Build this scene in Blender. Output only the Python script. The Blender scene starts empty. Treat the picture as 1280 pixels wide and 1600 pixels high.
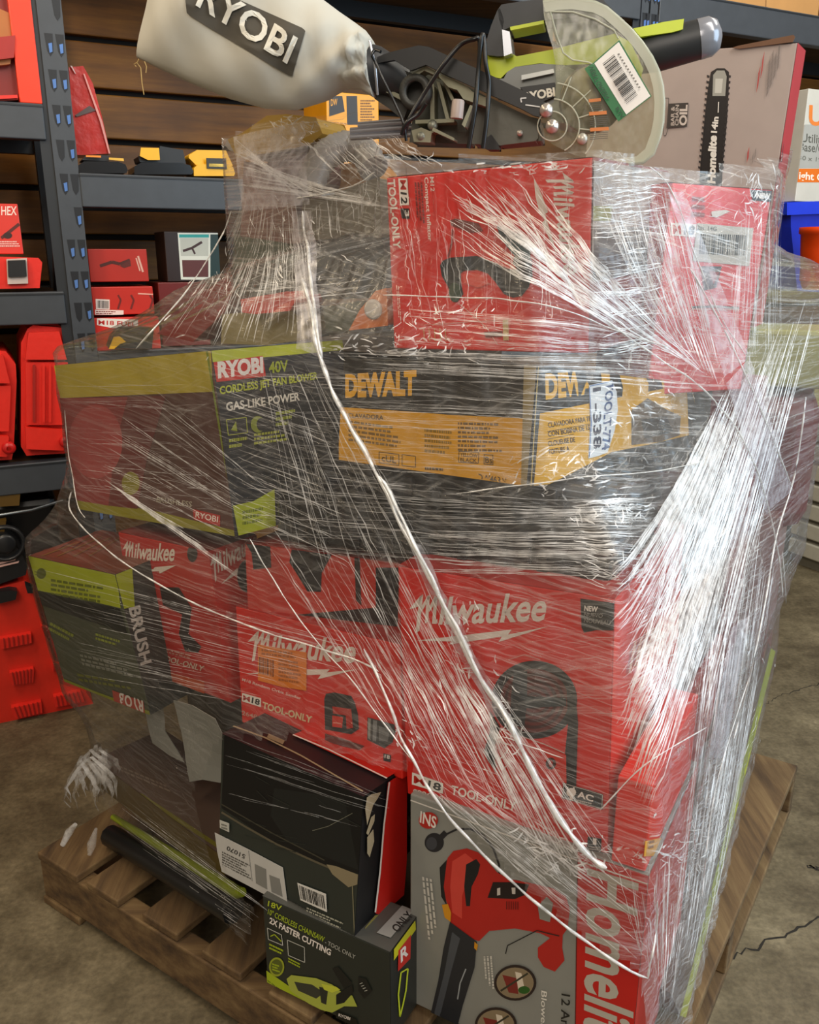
import bpy, bmesh, math, random
import numpy as np
from mathutils import Vector, Matrix, geometry
from mathutils.bvhtree import BVHTree
random.seed(7); rng = np.random.default_rng(7)
SC = bpy.context.scene
COL = SC.collection
# ------------------------------------------------------------------ camera
FPX, HC = 1330.0, 1.30
PITCH = math.atan(400 / FPX)
cam_d = bpy.data.cameras.new('camera'); cam = bpy.data.objects.new('camera', cam_d); COL.objects.link(cam)
cam.location = (0, 0, HC); cam.rotation_euler = (math.pi / 2 - PITCH, 0, 0)
cam_d.sensor_fit = 'VERTICAL'; cam_d.sensor_height = 24.0; cam_d.lens = 24.0 * FPX / 1600; cam_d.clip_start = .02
SC.camera = cam
# ------------------------------------------------------------------ light and exposure
SC.view_settings.view_transform = 'Standard'; SC.view_settings.look = 'None'
SC.view_settings.exposure = 0.14; SC.view_settings.gamma = 1; SC.view_settings.use_curve_mapping = False
SC.cycles.transparent_max_bounces = 48; SC.cycles.max_bounces = 8
W = bpy.data.worlds.new('room_ambient'); SC.world = W; W.use_nodes = True
W.node_tree.nodes['Background'].inputs[0].default_value = (1.0, .84, .66, 1)
W.node_tree.nodes['Background'].inputs[1].default_value = .29
def area(name, loc, target, size, power, color, sy=None):
    l = bpy.data.lights.new(name, 'AREA'); l.energy = power; l.color = color; l.size = size
    if sy: l.shape = 'RECTANGLE'; l.size_y = sy
    o = bpy.data.objects.new(name, l); COL.objects.link(o); o.location = loc
    o.rotation_euler = (Vector(target) - Vector(loc)).to_track_quat('-Z', 'Y').to_euler(); return o
area('doorway_daylight', (2.9, .1, 1.9), (.4, 1.6, .8), 2.0, 78, (.60, .82, 1.0), 2.4)
area('ceiling_strip_right', (1.3, .2, 3.3), (.5, 1.7, .6), .5, 40, (1, .92, .80), 1.8)
area('ceiling_strip_left', (-1.3, 1.2, 2.7), (-1.0, 2.8, 1.1), .30, 19, (1, .80, .54), 1.5)
area('ceiling_strip_behind', (-.3, -1.6, 2.9), (0, 1.4, .9), 1.3, 42, (1, .90, .78), 1.6)
area('ceiling_strip_far', (1.6, 2.2, 3.1), (1.5, 3.0, .3), .35, 26, (1, .92, .78), 1.5)
# ------------------------------------------------------------------ pixel rays (design help: a photo point to a world point at a real depth)
CP, SP = math.cos(PITCH), math.sin(PITCH)
CAM = Vector((0, 0, HC))
def ray(px, py):
    return Vector(((px - 640) / FPX, CP + (800 - py) / FPX * SP, -SP + (800 - py) / FPX * CP))
def at_y(px, py, Y):
    d = ray(px, py); return CAM + d * (Y / d.y)
def at_z(px, py, z):
    d = ray(px, py); return CAM + d * ((z - HC) / d.z)
def on_plane(px, py, P, N):
    d = ray(px, py); return CAM + d * ((Vector(P) - CAM).dot(N) / d.dot(N))
def project(v):
    v = Vector(v) - CAM
    z = v.y * CP - v.z * SP
    return 640 + FPX * v.x / z, 800 - FPX * (v.y * SP + v.z * CP) / z
# ------------------------------------------------------------------ materials
def lin(h):
    if not isinstance(h, str): return tuple(h)
    c = [int(h[i:i + 2], 16) / 255 for i in (0, 2, 4)]
    return tuple(x / 12.92 if x <= .04045 else ((x + .055) / 1.055) ** 2.4 for x in c)
MATS = {}
def mat(h, rough=.5, metal=0, var=.12, scale=25, bump=0, coat=0, emit=0):
    key = (h, rough, metal, var, scale, bump, coat, emit)
    if key in MATS: return MATS[key]
    m = bpy.data.materials.new('surface_' + (h if isinstance(h, str) else 'mix')); m.use_nodes = True
    nt = m.node_tree; b = nt.nodes['Principled BSDF']; c = lin(h)
    tc = nt.nodes.new('ShaderNodeTexCoord'); n = nt.nodes.new('ShaderNodeTexNoise')
    n.inputs['Scale'].default_value = scale; n.inputs['Detail'].default_value = 4
    nt.links.new(tc.outputs['Object'], n.inputs['Vector'])
    r = nt.nodes.new('ShaderNodeMixRGB'); r.inputs[1].default_value = (*[x * (1 - var) for x in c], 1)
    r.inputs[2].default_value = (*[min(1, x * (1 + var)) for x in c], 1)
    nt.links.new(n.outputs['Fac'], r.inputs[0]); nt.links.new(r.outputs[0], b.inputs['Base Color'])
    b.inputs['Roughness'].default_value = rough; b.inputs['Metallic'].default_value = metal
    if coat: b.inputs['Coat Weight'].default_value = coat
    if bump:
        bp = nt.nodes.new('ShaderNodeBump'); bp.inputs['Strength'].default_value = bump; bp.inputs['Distance'].default_value = .004
        nt.links.new(n.outputs['Fac'], bp.inputs['Height']); nt.links.new(bp.outputs[0], b.inputs['Normal'])
    MATS[key] = m; return m
def ink(h): return mat(h, .42, 0, .10, 18)
def wood(name, c1, c2, c3, axis=(1, 14, 14), rough=.75, sc=2.2, bump=.35):
    m = bpy.data.materials.new(name); m.use_nodes = True; nt = m.node_tree; b = nt.nodes['Principled BSDF']
    tc = nt.nodes.new('ShaderNodeTexCoord'); mp = nt.nodes.new('ShaderNodeMapping'); mp.inputs['Scale'].default_value = axis
    n = nt.nodes.new('ShaderNodeTexNoise'); n.inputs['Scale'].default_value = sc; n.inputs['Detail'].default_value = 9; n.inputs['Roughness'].default_value = .65
    n2 = nt.nodes.new('ShaderNodeTexNoise'); n2.inputs['Scale'].default_value = 3.1; n2.inputs['Detail'].default_value = 5
    cr = nt.nodes.new('ShaderNodeValToRGB'); cr.color_ramp.elements[0].position = .32; cr.color_ramp.elements[1].position = .7
    cr.color_ramp.elements[0].color = (*lin(c1), 1); cr.color_ramp.elements[1].color = (*lin(c3), 1)
    e = cr.color_ramp.elements.new(.5); e.color = (*lin(c2), 1)
    mx = nt.nodes.new('ShaderNodeMixRGB'); mx.blend_type = 'MULTIPLY'; mx.inputs[0].default_value = .55
    nt.links.new(tc.outputs['Object'], mp.inputs[0]); nt.links.new(mp.outputs[0], n.inputs['Vector'])
    nt.links.new(tc.outputs['Object'], n2.inputs['Vector'])
    nt.links.new(n.outputs['Fac'], cr.inputs[0]); nt.links.new(cr.outputs[0], mx.inputs[1])
    c2r = nt.nodes.new('ShaderNodeValToRGB'); c2r.color_ramp.elements[0].position = .35; c2r.color_ramp.elements[0].color = (.3, .27, .24, 1); c2r.color_ramp.elements[1].position = .6
    nt.links.new(n2.outputs['Fac'], c2r.inputs[0]); nt.links.new(c2r.outputs[0], mx.inputs[2])
    nt.links.new(mx.outputs[0], b.inputs['Base Color']); b.inputs['Roughness'].default_value = rough
    bp = nt.nodes.new('ShaderNodeBump'); bp.inputs['Strength'].default_value = bump; bp.inputs['Distance'].default_value = .003
    nt.links.new(n.outputs['Fac'], bp.inputs['Height']); nt.links.new(bp.outputs[0], b.inputs['Normal'])
    return m
# ------------------------------------------------------------------ mesh building
class MB:
    def __init__(s): s.v = []; s.f = []; s.m = []; s.ms = []; s.sm = []
    def mi(s, m):
        if m not in s.ms: s.ms.append(m)
        return s.ms.index(m)
    def add(s, vs, fs, m, smooth=False):
        o = len(s.v); k = s.mi(m); s.v += [tuple(v) for v in vs]
        for f in fs: s.f.append([i + o for i in f]); s.m.append(k); s.sm.append(smooth)
    def box(s, lo, hi, m, M=None, bev=0):
        if bev:
            bm = bmesh.new(); bmesh.ops.create_cube(bm, size=1)
            for v in bm.verts: v.co = Vector([lo[i] + (v.co[i] + .5) * (hi[i] - lo[i]) for i in range(3)])
            bmesh.ops.bevel(bm, geom=bm.edges[:] , offset=bev, segments=2, affect='EDGES', profile=.5)
            vs = [v.co.copy() for v in bm.verts]; fs = [[v.index for v in f.verts] for f in bm.faces]; bm.free()
        else:
            vs = [Vector((x, y, z)) for x in (lo[0], hi[0]) for y in (lo[1], hi[1]) for z in (lo[2], hi[2])]
            fs = [(0, 1, 3, 2), (4, 6, 7, 5), (0, 4, 5, 1), (2, 3, 7, 6), (0, 2, 6, 4), (1, 5, 7, 3)]
        if M is not None: vs = [M @ v for v in vs]
        s.add(vs, fs, m)
    def prism(s, pts, dvec, m, m_side=None):
        """polygon pts (3D, planar) extruded by dvec"""
        pts = [Vector(p) for p in pts]; n = len(pts); d = Vector(dvec)
        tri = geometry.tessellate_polygon([pts])
        s.add(pts, [tuple(t) for t in tri], m); s.add([p + d for p in pts], [tuple(reversed(t)) for t in tri], m)
        s.add(pts + [p + d for p in pts], [(i, (i + 1) % n, n + (i + 1) % n, n + i) for i in range(n)], m_side or m)
    def tube(s, pts, r, m, n=8, cap=True):
        pts = [Vector(p) for p in pts]; rs = r if hasattr(r, '__len__') else [r] * len(pts); rings = []
        up = Vector((.13, .2, 1)).normalized()
        for i, p in enumerate(pts):
            t = (pts[min(i + 1, len(pts) - 1)] - pts[max(i - 1, 0)]).normalized()
            a = t.cross(up)
            if a.length < .05: a = t.cross(Vector((1, 0, 0)))
            a.normalize(); b = t.cross(a)
            rings.append([p + (a * math.cos(2 * math.pi * k / n) + b * math.sin(2 * math.pi * k / n)) * rs[i] for k in range(n)])
        vs = [v for rg in rings for v in rg]; fs = []
        for i in range(len(pts) - 1):
            for k in range(n): fs.append((i * n + k, i * n + (k + 1) % n, (i + 1) * n + (k + 1) % n, (i + 1) * n + k))
        s.add(vs, fs, m, True)
        if cap:
            s.add(rings[0], [tuple(range(n))], m); s.add(rings[-1], [tuple(range(n))], m)
    def lathe(s, c, ax, prof, m, n=20, smooth=True):
        """prof: list of (r, h) along the axis"""
        ax = Vector(ax).normalized(); a = ax.orthogonal().normalized(); b = ax.cross(a); c = Vector(c)
        vs = [c + ax * h + (a * math.cos(2 * math.pi * k / n) + b * math.sin(2 * math.pi * k / n)) * r for r, h in prof for k in range(n)]
        fs = [(i * n + k, i * n + (k + 1) % n, (i + 1) * n + (k + 1) % n, (i + 1) * n + k) for i in range(len(prof) - 1) for k in range(n)]
        s.add(vs, fs, m, smooth)
    def build(s, name, parent=None, matrix=None, bevel=0, smooth=False):
        me = bpy.data.meshes.new(name); me.from_pydata(s.v, [], s.f)
        for m in s.ms: me.materials.append(m)
        me.polygons.foreach_set('material_index', s.m)
        me.polygons.foreach_set('use_smooth', [smooth or q for q in s.sm]); me.update()
        o = bpy.data.objects.new(name, me); COL.objects.link(o)
        if parent: o.parent = parent
        if matrix is not None: o.matrix_world = matrix
        if bevel:
            md = o.modifiers.new('bevel', 'BEVEL'); md.width = bevel; md.segments = 2; md.limit_method = 'ANGLE'; md.angle_limit = .7
        return o
def tag(o, label=None, cat=None, group=None, kind=None):
    if label: o['label'] = label
    if cat: o['category'] = cat
    if group: o['group'] = group
    if kind: o['kind'] = kind
    return o
def thing(name, label, cat, loc=(0, 0, 0), group=None):
    o = bpy.data.objects.new(name, None); COL.objects.link(o); o.location = loc; o.empty_display_size = .05
    tag(o, label, cat, group); return o
def child(o, t):
    """parent a world-space part to its thing, keeping it where it is"""
    o.parent = t; o.matrix_parent_inverse = Matrix.Translation(-Vector(t.location)); return o
# ------------------------------------------------------------------ lettering
_tc = {}
def text_mesh(s, bold=.0, shear=0):
    k = (s, bold, shear)
    if k in _tc: return _tc[k]
    cu = bpy.data.curves.new('t', 'FONT'); cu.body = s; cu.size = 1; cu.offset = bold; cu.resolution_u = 3; cu.shear = shear; cu.fill_mode = 'FRONT'
    ob = bpy.data.objects.new('t', cu); COL.objects.link(ob)
    dg = bpy.context.evaluated_depsgraph_get(); me = bpy.data.meshes.new_from_object(ob.evaluated_get(dg))
    vs = [(v.co.x, v.co.y) for v in me.vertices]; fs = [tuple(p.vertices) for p in me.polygons]
    bpy.data.objects.remove(ob); bpy.data.curves.remove(cu); bpy.data.meshes.remove(me)
    if not vs: _tc[k] = ([], []); return _tc[k]
    x0 = min(v[0] for v in vs); x1 = max(v[0] for v in vs); H = .71
    vs = [((x - x0) / (x1 - x0), y / H) for x, y in vs]
    _tc[k] = (vs, fs); return _tc[k]
def clip_poly(poly, lo, hi):
    def cl(ps, inside, inter):
        out = []
        for i in range(len(ps)):
            a, b = ps[i - 1], ps[i]
            if inside(b):
                if not inside(a): out.append(inter(a, b))
                out.append(b)
            elif inside(a): out.append(inter(a, b))
        return out
    for ax in (0, 1):
        for val, sg in ((lo[ax], 1), (hi[ax], -1)):
            if not poly: return []
            poly = cl(poly, lambda p: sg * (p[ax] - val) >= 0,
                      lambda a, b: tuple(a[k] + (b[k] - a[k]) * (val - a[ax]) / (b[ax] - a[ax]) for k in (0, 1)))
    return poly
def Z(scale, ox, oy): return lambda x, y: (ox + x / scale, oy + y / scale)
I = lambda x, y: (x, y)
def rot(yaw, pi, ro): return Matrix.Rotation(yaw, 3, 'Z') @ Matrix.Rotation(ro, 3, 'Y') @ Matrix.Rotation(pi, 3, 'X')
PILE = []           # world points the stretch film is pulled over
class Carton:
    """closed carton: origin at its lower front right corner; faces F (front), R (right), T (top)"""
    def __init__(s, name, label, cat, p, base, faces=None, group=None, pile=True, rough=.38, bev=.0022, dent=0):
        s.p = p; s.w, s.d, s.h = p[6:9]; s.R = rot(*p[3:6]); s.O = Vector(p[:3]); s.mb = MB(); s.n = 0
        s.M = Matrix.Translation(s.O) @ s.R.to_4x4(); s.Mi = s.M.inverted()
        s.name = name; s.meta = (label, cat, group); s.stickers = []
        faces = faces or {}
        s.mb.box((-s.w, 0, 0), (0, s.d, s.h), mat(base, rough, 0, .12, 14, .15), None, bev)
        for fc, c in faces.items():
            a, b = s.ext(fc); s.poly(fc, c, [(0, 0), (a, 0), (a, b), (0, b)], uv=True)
        if pile:
            for i in np.linspace(0, 1, 7):
                for j in (0, 1):
                    for k in (0, 1):
                        for l in ((-s.w * i, s.d * j, s.h * k), (-s.w * j, s.d * i, s.h * k), (-s.w * j, s.d * k, s.h * i)):
                            PILE.append(s.M @ Vector(l))
    def ext(s, fc): return {'F': (s.w, s.h), 'R': (s.d, s.h), 'T': (s.w, s.d), 'L': (s.d, s.h)}[fc]
    def loc(s, fc, u, v, off=0):
        return {'F': Vector((-s.w + u, -off, v)), 'R': Vector((off, u, v)), 'T': Vector((-s.w + u, v, s.h + off)), 'L': Vector((-s.w - off, s.d - u, v))}[fc]
    def pix(s, fc, px, py):
        n = s.R @ {'F': Vector((0, -1, 0)), 'R': Vector((1, 0, 0)), 'T': Vector((0, 0, 1)), 'L': Vector((-1, 0, 0))}[fc]
        P = s.M @ s.loc(fc, 0, 0); q = s.Mi @ on_plane(px, py, P, n)
        return {'F': (q.x + s.w, q.z), 'R': (q.y, q.z), 'T': (q.x + s.w, q.y), 'L': (s.d - q.y, q.z)}[fc]
    def off(s): s.n += 1; return .0004 + s.n * .00006
    def poly(s, fc, c, pts, z=I, uv=False, mb=None, o=None):
        q = pts if uv else [s.pix(fc, *z(*a)) for a in pts]
        q = clip_poly(q, (0, 0), s.ext(fc))
        if len(q) < 3: return
        o = o or s.off(); q3 = [s.loc(fc, u, v, o) for u, v in q]
        tr = geometry.tessellate_polygon([q3])
        (mb or s.mb).add(q3, [tuple(t) for t in tr], ink(c))
    def line(s, fc, c, pts, wpx, z=I, mb=None):
        q = [Vector(z(*a)) for a in pts]; o = s.off()
        for a, b in zip(q[:-1], q[1:]):
            t = (b - a)
            if t.length < 1e-6: continue
            n = Vector((-t.y, t.x)).normalized() * wpx / 2
            s.poly(fc, c, [tuple(a + n), tuple(b + n), tuple(b - n), tuple(a - n)], mb=mb, o=o)
    def ell(s, fc, c, cx, cy, a, b, z=I, n=28, mb=None, t0=0, t1=2 * math.pi):
        s.poly(fc, c, [(cx + a * math.cos(t0 + (t1 - t0) * k / n), cy + b * math.sin(t0 + (t1 - t0) * k / n)) for k in range(n)], z, mb=mb)
    def text(s, fc, st, c, p0, p1, pt, z=I, bold=.01, shear=0, mb=None):
        vs, fs = text_mesh(st, bold, shear)
        if not vs: return
        a, b, t = [Vector(s.pix(fc, *z(*q))) for q in (p0, p1, pt)]; o = s.off(); e = s.ext(fc)
        P = [a + (b - a) * x + (t - a) * y for x, y in vs]
        ok = [0 <= q.x <= e[0] and 0 <= q.y <= e[1] for q in P]
        (mb or s.mb).add([s.loc(fc, q.x, q.y, o) for q in P], [f for f in fs if all(ok[i] for i in f)], ink(c))
    def smalltext(s, fc, c, p0, p1, pt, rows, z=I, mb=None, fill=.55):
        """rows of tiny print as short dashes"""
        a, b, t = [Vector(z(*q)) for q in (p0, p1, pt)]; o = s.off(); r = random.Random(len(s.mb.v))
        for i in range(rows):
            base = a + (t - a) * (i + .2) / rows; hh = (t - a) * fill / rows; x = 0; end = r.uniform(.6, 1)
            while x < end:
                w = r.uniform(.03, .12); x2 = min(end, x + w)
                s.poly(fc, c, [tuple(base + (b - a) * x), tuple(base + (b - a) * x2), tuple(base + (b - a) * x2 + hh), tuple(base + (b - a) * x + hh)], mb=mb, o=o)
                x = x2 + .02
    def barcode(s, fc, p0, p1, pt, z=I, mb=None, n=26, c='15140f'):
        a, b, t = [Vector(z(*q)) for q in (p0, p1, pt)]; o = s.off(); r = random.Random(n); x = 0
        while x < 1:
            w = r.choice((.012, .02, .035)) * 26 / n; 
            s.poly(fc, c, [tuple(a + (b - a) * x), tuple(a + (b - a) * min(1, x + w)), tuple(a + (b - a) * min(1, x + w) + (t - a)), tuple(a + (b - a) * x + (t - a))], mb=mb, o=o)
            x += w + r.choice((.012, .02, .03)) * 26 / n
    def logo(s, fc, c, p0, p1, pt, z=I, bolt=None, mb=None):
        a, b, t = [Vector(s.pix(fc, *z(*q))) for q in (p0, p1, pt)]; o = s.off()
        def q(x, y): r = a + (b - a) * x + (t - a) * y; return (r.x, r.y)
        # spiky capital M: lead-in stroke and three slanted stems joined at the top
        for pl in ([(-.02, .55), (.06, .98), (.085, 1.05), (.05, .62)], [(.055, .95), (.085, 1.05), (.075, -.22), (.045, -.3)],
                   [(.075, .6), (.125, 1.02), (.14, .92), (.085, .45)], [(.115, .95), (.14, 1.0), (.14, .1), (.115, .02)],
                   [(.135, .55), (.18, .98), (.2, .85), (.145, .42)], [(.175, .93), (.2, .9), (.2, .12), (.215, .18), (.21, .0), (.172, .02)]):
            s.poly(fc, c, [q(x, y) for x, y in pl], uv=True, mb=mb, o=o)
        vs, fs = text_mesh('ilwaukee', .022, .12)
        P = [a + (b - a) * (.225 + .775 * x) + (t - a) * y * .92 for x, y in vs]; e = s.ext(fc)
        ok = [0 <= k.x <= e[0] and 0 <= k.y <= e[1] for k in P]
        (mb or s.mb).add([s.loc(fc, k.x, k.y, o) for k in P], [f for f in fs if all(ok[i] for i in f)], ink(c))
        if bolt: s.poly(fc, c, bolt, z, mb=mb)
    def m_badge(s, fc, q, num, z=I, red='b8281f'):
        """white box with red M and dark number; q = four corners from lower left round"""
        a, b, c_, d = [Vector(z(*k)) for k in q]
        s.poly(fc, 'e8e2da', [tuple(a), tuple(b), tuple(c_), tuple(d)])
        def w(x, y): return tuple((a + (b - a) * x) * (1 - y) + (d + (c_ - d) * x) * y)
        s.text(fc, 'M', red, w(.06, .18), w(.42, .18), w(.06, .82), bold=.008)
        s.text(fc, num, '1a1816', w(.5, .18), w(.94, .18), w(.5, .82), bold=.03, shear=.1)
    def sticker(s, name, label, fc, c, pts, z=I):
        mb = MB(); o = s.off() + .0004
        q = clip_poly([s.pix(fc, *z(*a)) for a in pts], (-.02, -.02), [e + .02 for e in s.ext(fc)])
        q3 = [s.loc(fc, u, v, o) for u, v in q]; nrm = s.loc(fc, 0, 0, 0) - s.loc(fc, 0, 0, .0005)
        mb.prism(q3, nrm, ink(c)); s.stickers.append((name, label, mb)); s.n += 10; return mb
    def done(s):
        o = s.mb.build(s.name, None, s.M); tag(o, s.meta[0], s.meta[1], s.meta[2])
        for nm, lb, mb in s.stickers:
            k = mb.build(nm); k.parent = o
            if lb: k['label'] = lb
        return o
# ------------------------------------------------------------------ setting: floor, slatted wall
def concrete():
    m = bpy.data.materials.new('worn_concrete'); m.use_nodes = True; nt = m.node_tree; b = nt.nodes['Principled BSDF']
    tc = nt.nodes.new('ShaderNodeTexCoord')
    def noise(sc, d=6, r=.6):
        n = nt.nodes.new('ShaderNodeTexNoise'); n.inputs['Scale'].default_value = sc; n.inputs['Detail'].default_value = d; n.inputs['Roughness'].default_value = r
        nt.links.new(tc.outputs['Object'], n.inputs['Vector']); return n
    n1, n2, n3 = noise(2.2, 8, .7), noise(14, 6, .7), noise(90, 3)
    r1 = nt.nodes.new('ShaderNodeValToRGB'); r1.color_ramp.elements[0].position = .33; r1.color_ramp.elements[1].position = .68
    r1.color_ramp.elements[0].color = (*lin('443826'), 1); r1.color_ramp.elements[1].color = (*lin('887c62'), 1)
    r2 = nt.nodes.new('ShaderNodeValToRGB'); r2.color_ramp.elements[0].position = .36; r2.color_ramp.elements[1].position = .62
    r2.color_ramp.elements[0].color = (.45, .43, .38, 1); r2.color_ramp.elements[1].color = (1, 1, 1, 1)
    mx = nt.nodes.new('ShaderNodeMixRGB'); mx.blend_type = 'MULTIPLY'; mx.inputs[0].default_value = .7
    mx2 = nt.nodes.new('ShaderNodeMixRGB'); mx2.blend_type = 'OVERLAY'; mx2.inputs[0].default_value = .6
    nt.links.new(n1.outputs['Fac'], r1.inputs[0]); nt.links.new(n2.outputs['Fac'], r2.inputs[0])
    nt.links.new(r1.outputs[0], mx.inputs[1]); nt.links.new(r2.outputs[0], mx.inputs[2])
    nt.links.new(mx.outputs[0], mx2.inputs[1]); nt.links.new(n3.outputs['Fac'], mx2.inputs[2])
    nt.links.new(mx2.outputs[0], b.inputs['Base Color']); b.inputs['Roughness'].default_value = .62
    bp = nt.nodes.new('ShaderNodeBump'); bp.inputs['Strength'].default_value = .5; bp.inputs['Distance'].default_value = .004
    nt.links.new(n2.outputs['Fac'], bp.inputs['Height']); nt.links.new(bp.outputs[0], b.inputs['Normal'])
    return m
fl = MB(); fl.add([(-4, -2.5, 0), (6, -2.5, 0), (6, 8, 0), (-4, 8, 0)], [(0, 1, 2, 3)], concrete())
def crack(pts, w):
    P = [at_z(x, y, 0) for x, y in pts]; Q = []
    for a, b in zip(P[:-1], P[1:]):
        for k in range(12): Q.append(a.lerp(b, k / 12) + Vector((random.uniform(-.006, .006), random.uniform(-.008, .008), 0)))
    L, R_ = [], []
    for i, p in enumerate(Q):
        t = (Q[min(i + 1, len(Q) - 1)] - Q[max(0, i - 1)]).normalized(); n = Vector((-t.y, t.x, 0)) * w * random.uniform(.4, 1.2)
        L.append(p + n + Vector((0, 0, .0006))); R_.append(p - n + Vector((0, 0, .0006)))
    fl.add(L + R_, [(i, i + 1, len(Q) + i + 1, len(Q) + i) for i in range(len(Q) - 1)], mat('221d16', .9))
crack([(1118, 1508), (1190, 1475), (1290, 1432)], .0025)
crack([(1190, 1105), (1225, 1085), (1290, 1065)], .0018)
crack([(1262, 1352), (1290, 1362)], .0025)
tag(fl.build('floor'), kind='structure')

WY = math.radians(26.0)                                  # the racks and the slatted wall run this way
e1 = Vector((math.cos(WY), math.sin(WY), 0)); nrm = Vector((math.sin(WY), -math.cos(WY), 0))   # nrm points to the camera
RP = Vector((-1.0, 2.34, 0)); WP = RP - nrm * .62        # a point of the rack front plane, of the wall plane
def rk(px, py, back=0.0): return on_plane(px, py, RP - nrm * back, nrm)
ww = MB(); wm = wood('stained_slats', '6a420a', '825210', '98661c', (1.2, 1.2, 16), .55, 2.0, .2); wg = mat('0d0805', .9)
Mw = Matrix.Translation(WP) @ Matrix.Rotation(WY, 4, 'Z')
ww.box((-2.5, .03, 0), (6.5, .08, 3.2), wg, Mw)
zz = .02
while zz < 3.1:
    ww.box((-2.5, 0, zz), (6.5, .035, zz + .132), wm, Mw, .004); zz += .150
tag(ww.build('wall_back'), kind='structure')

# ------------------------------------------------------------------ steel racks
STEEL = mat('3c4148', .45, .0, .15, 30, .1); STEELD = mat('1d2126', .5, 0, .1, 30); SLOT = mat('0a0e16', .5); SLOT_GLINT = mat('5f86c8', .25, .3)
BOARD = wood('shelf_board', '3a2a18', '4d3a22', '5c472b')
def zof(px, py): return rk(px, py).z
def xof(px, py): return (rk(px, py) - RP).dot(e1)
Mr = Matrix.Translation(RP) @ Matrix.Rotation(WY, 4, 'Z')
def upright(par, x0, w, z1, dual=True):
    u = MB(); u.box((x0, 0, 0), (x0 + w, .004, z1), STEEL, Mr); u.box((x0, .004, 0), (x0 + .004, .045, z1), STEELD, Mr)
    u.box((x0 - .028, .006, 0), (x0, .01, z1), STEELD, Mr)
    z = .06; i = 0
    while z < z1 - .06:
        for k, xx in enumerate((x0 + w * .18, x0 + w * .62)):
            a = .020; b = .052
            pts = [(xx, 0, z + b), (xx + a, 0, z + b), (xx + a * .85, 0, z + .01), (xx + a * .45, 0, z), (xx + a * .15, 0, z + .012)]
            if i % 6 == 4 and k == 0: continue
            pts = [Mr @ Vector((p[0], -.0008, p[2])) for p in pts]
            u.prism(pts, Mr.to_3x3() @ Vector((0, .0006, 0)), SLOT)
            cl = [(xx + a * .35, 0, z + b * .55), (xx + a * .8, 0, z + b * .6), (xx + a * .75, 0, z + b * .2), (xx + a * .4, 0, z + b * .15)]
            if (i + k) % 5 != 3: u.prism([Mr @ Vector((p[0], -.0022, p[2])) for p in cl], Mr.to_3x3() @ Vector((0, .001, 0)), SLOT_GLINT)  # bluish highlight in the slot, painted on as a small tab
        z += .082; i += 1
    o = u.build('upright'); child(o, par); return o
def beam(par, xa, xb, z0, z1, name='beam'):
    b = MB(); b.box((xa, -.004, z0), (xb, .036, z1), STEEL, Mr, .003); b.box((xa, -.006, z1 - .008), (xb, .0, z1 - .004), STEELD, Mr)
    child(b.build(name), par)
def shelf(par, xa, xb, z1):
    b = MB(); b.box((xa, .03, z1 - .02), (xb, .50, z1 - .004), BOARD, Mr); child(b.build('shelf_board'), par)
    b = MB(); b.box((xa, .50, z1 - .07), (xb, .53, z1), STEELD, Mr); child(b.build('rear_beam'), par)
rack = thing('storage_rack', 'dark grey slotted steel rack standing against the slatted wall at the left', 'rack', tuple(Mr @ Vector((0, 0, 0))))
PX0 = xof(113, 350) ; PW = xof(139, 420) - xof(103, 420)
PX0 = xof(103, 420); upright(rack, PX0, PW, 2.45)
for nm_x in (PX0 - 1.45,): upright(rack, nm_x, PW, 2.45)
rb = MB(); rb.box((PX0 - .01, .48, 0), (PX0 + .05, .53, 2.45), STEELD, Mr); rb.box((PX0 - .02, .02, 1.02), (PX0 - .012, .5, 1.06), STEELD, Mr)
rb.tube([Mr @ Vector((PX0 - .01, .03, 1.35)), Mr @ Vector((PX0 - .01, .5, .95))], .014, STEELD); child(rb.build('rear_upright'), rack)
ZA = zof(30, 160); ZB = zof(60, 456); ZC = zof(60, 722)
for z1, hh in ((ZA, .085), (ZB, .085), (ZC, .085)):
    beam(rack, PX0 - 1.40, PX0 - .012, z1 - hh, z1); shelf(rack, PX0 - 1.40, PX0 - .012, z1)
X2 = xof(1014, 30); ZT = zof(1150, 3); ZR = zof(200, 273); ZR2 = zof(190, 548)
for z1 in (ZR, ZR2):
    beam(rack, PX0 + PW, X2 - .04, z1 - .085, z1); shelf(rack, PX0 + PW, X2 - .04, z1)
upright(rack, X2 - .034, .030, 2.45); beam(rack, PX0 + PW, X2 - .04, ZT - .10, ZT); shelf(rack, PX0 + PW, X2 - .04, ZT)
rack2 = thing('storage_rack', 'grey steel rack with a high shelf beam at the upper right behind the saw', 'rack', tuple(Mr @ Vector((2.2, 0, 0))))
upright(rack2, X2 + .004, .032, 2.45)
beam(rack2, X2 + .04, X2 + 2.2, ZT - .10, ZT); shelf(rack2, X2 + PW, X2 + 2.2, ZT); beam(rack2, X2 + PW, X2 + 2.2, .62, .70); shelf(rack2, X2 + PW, X2 + 2.2, .70)

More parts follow.
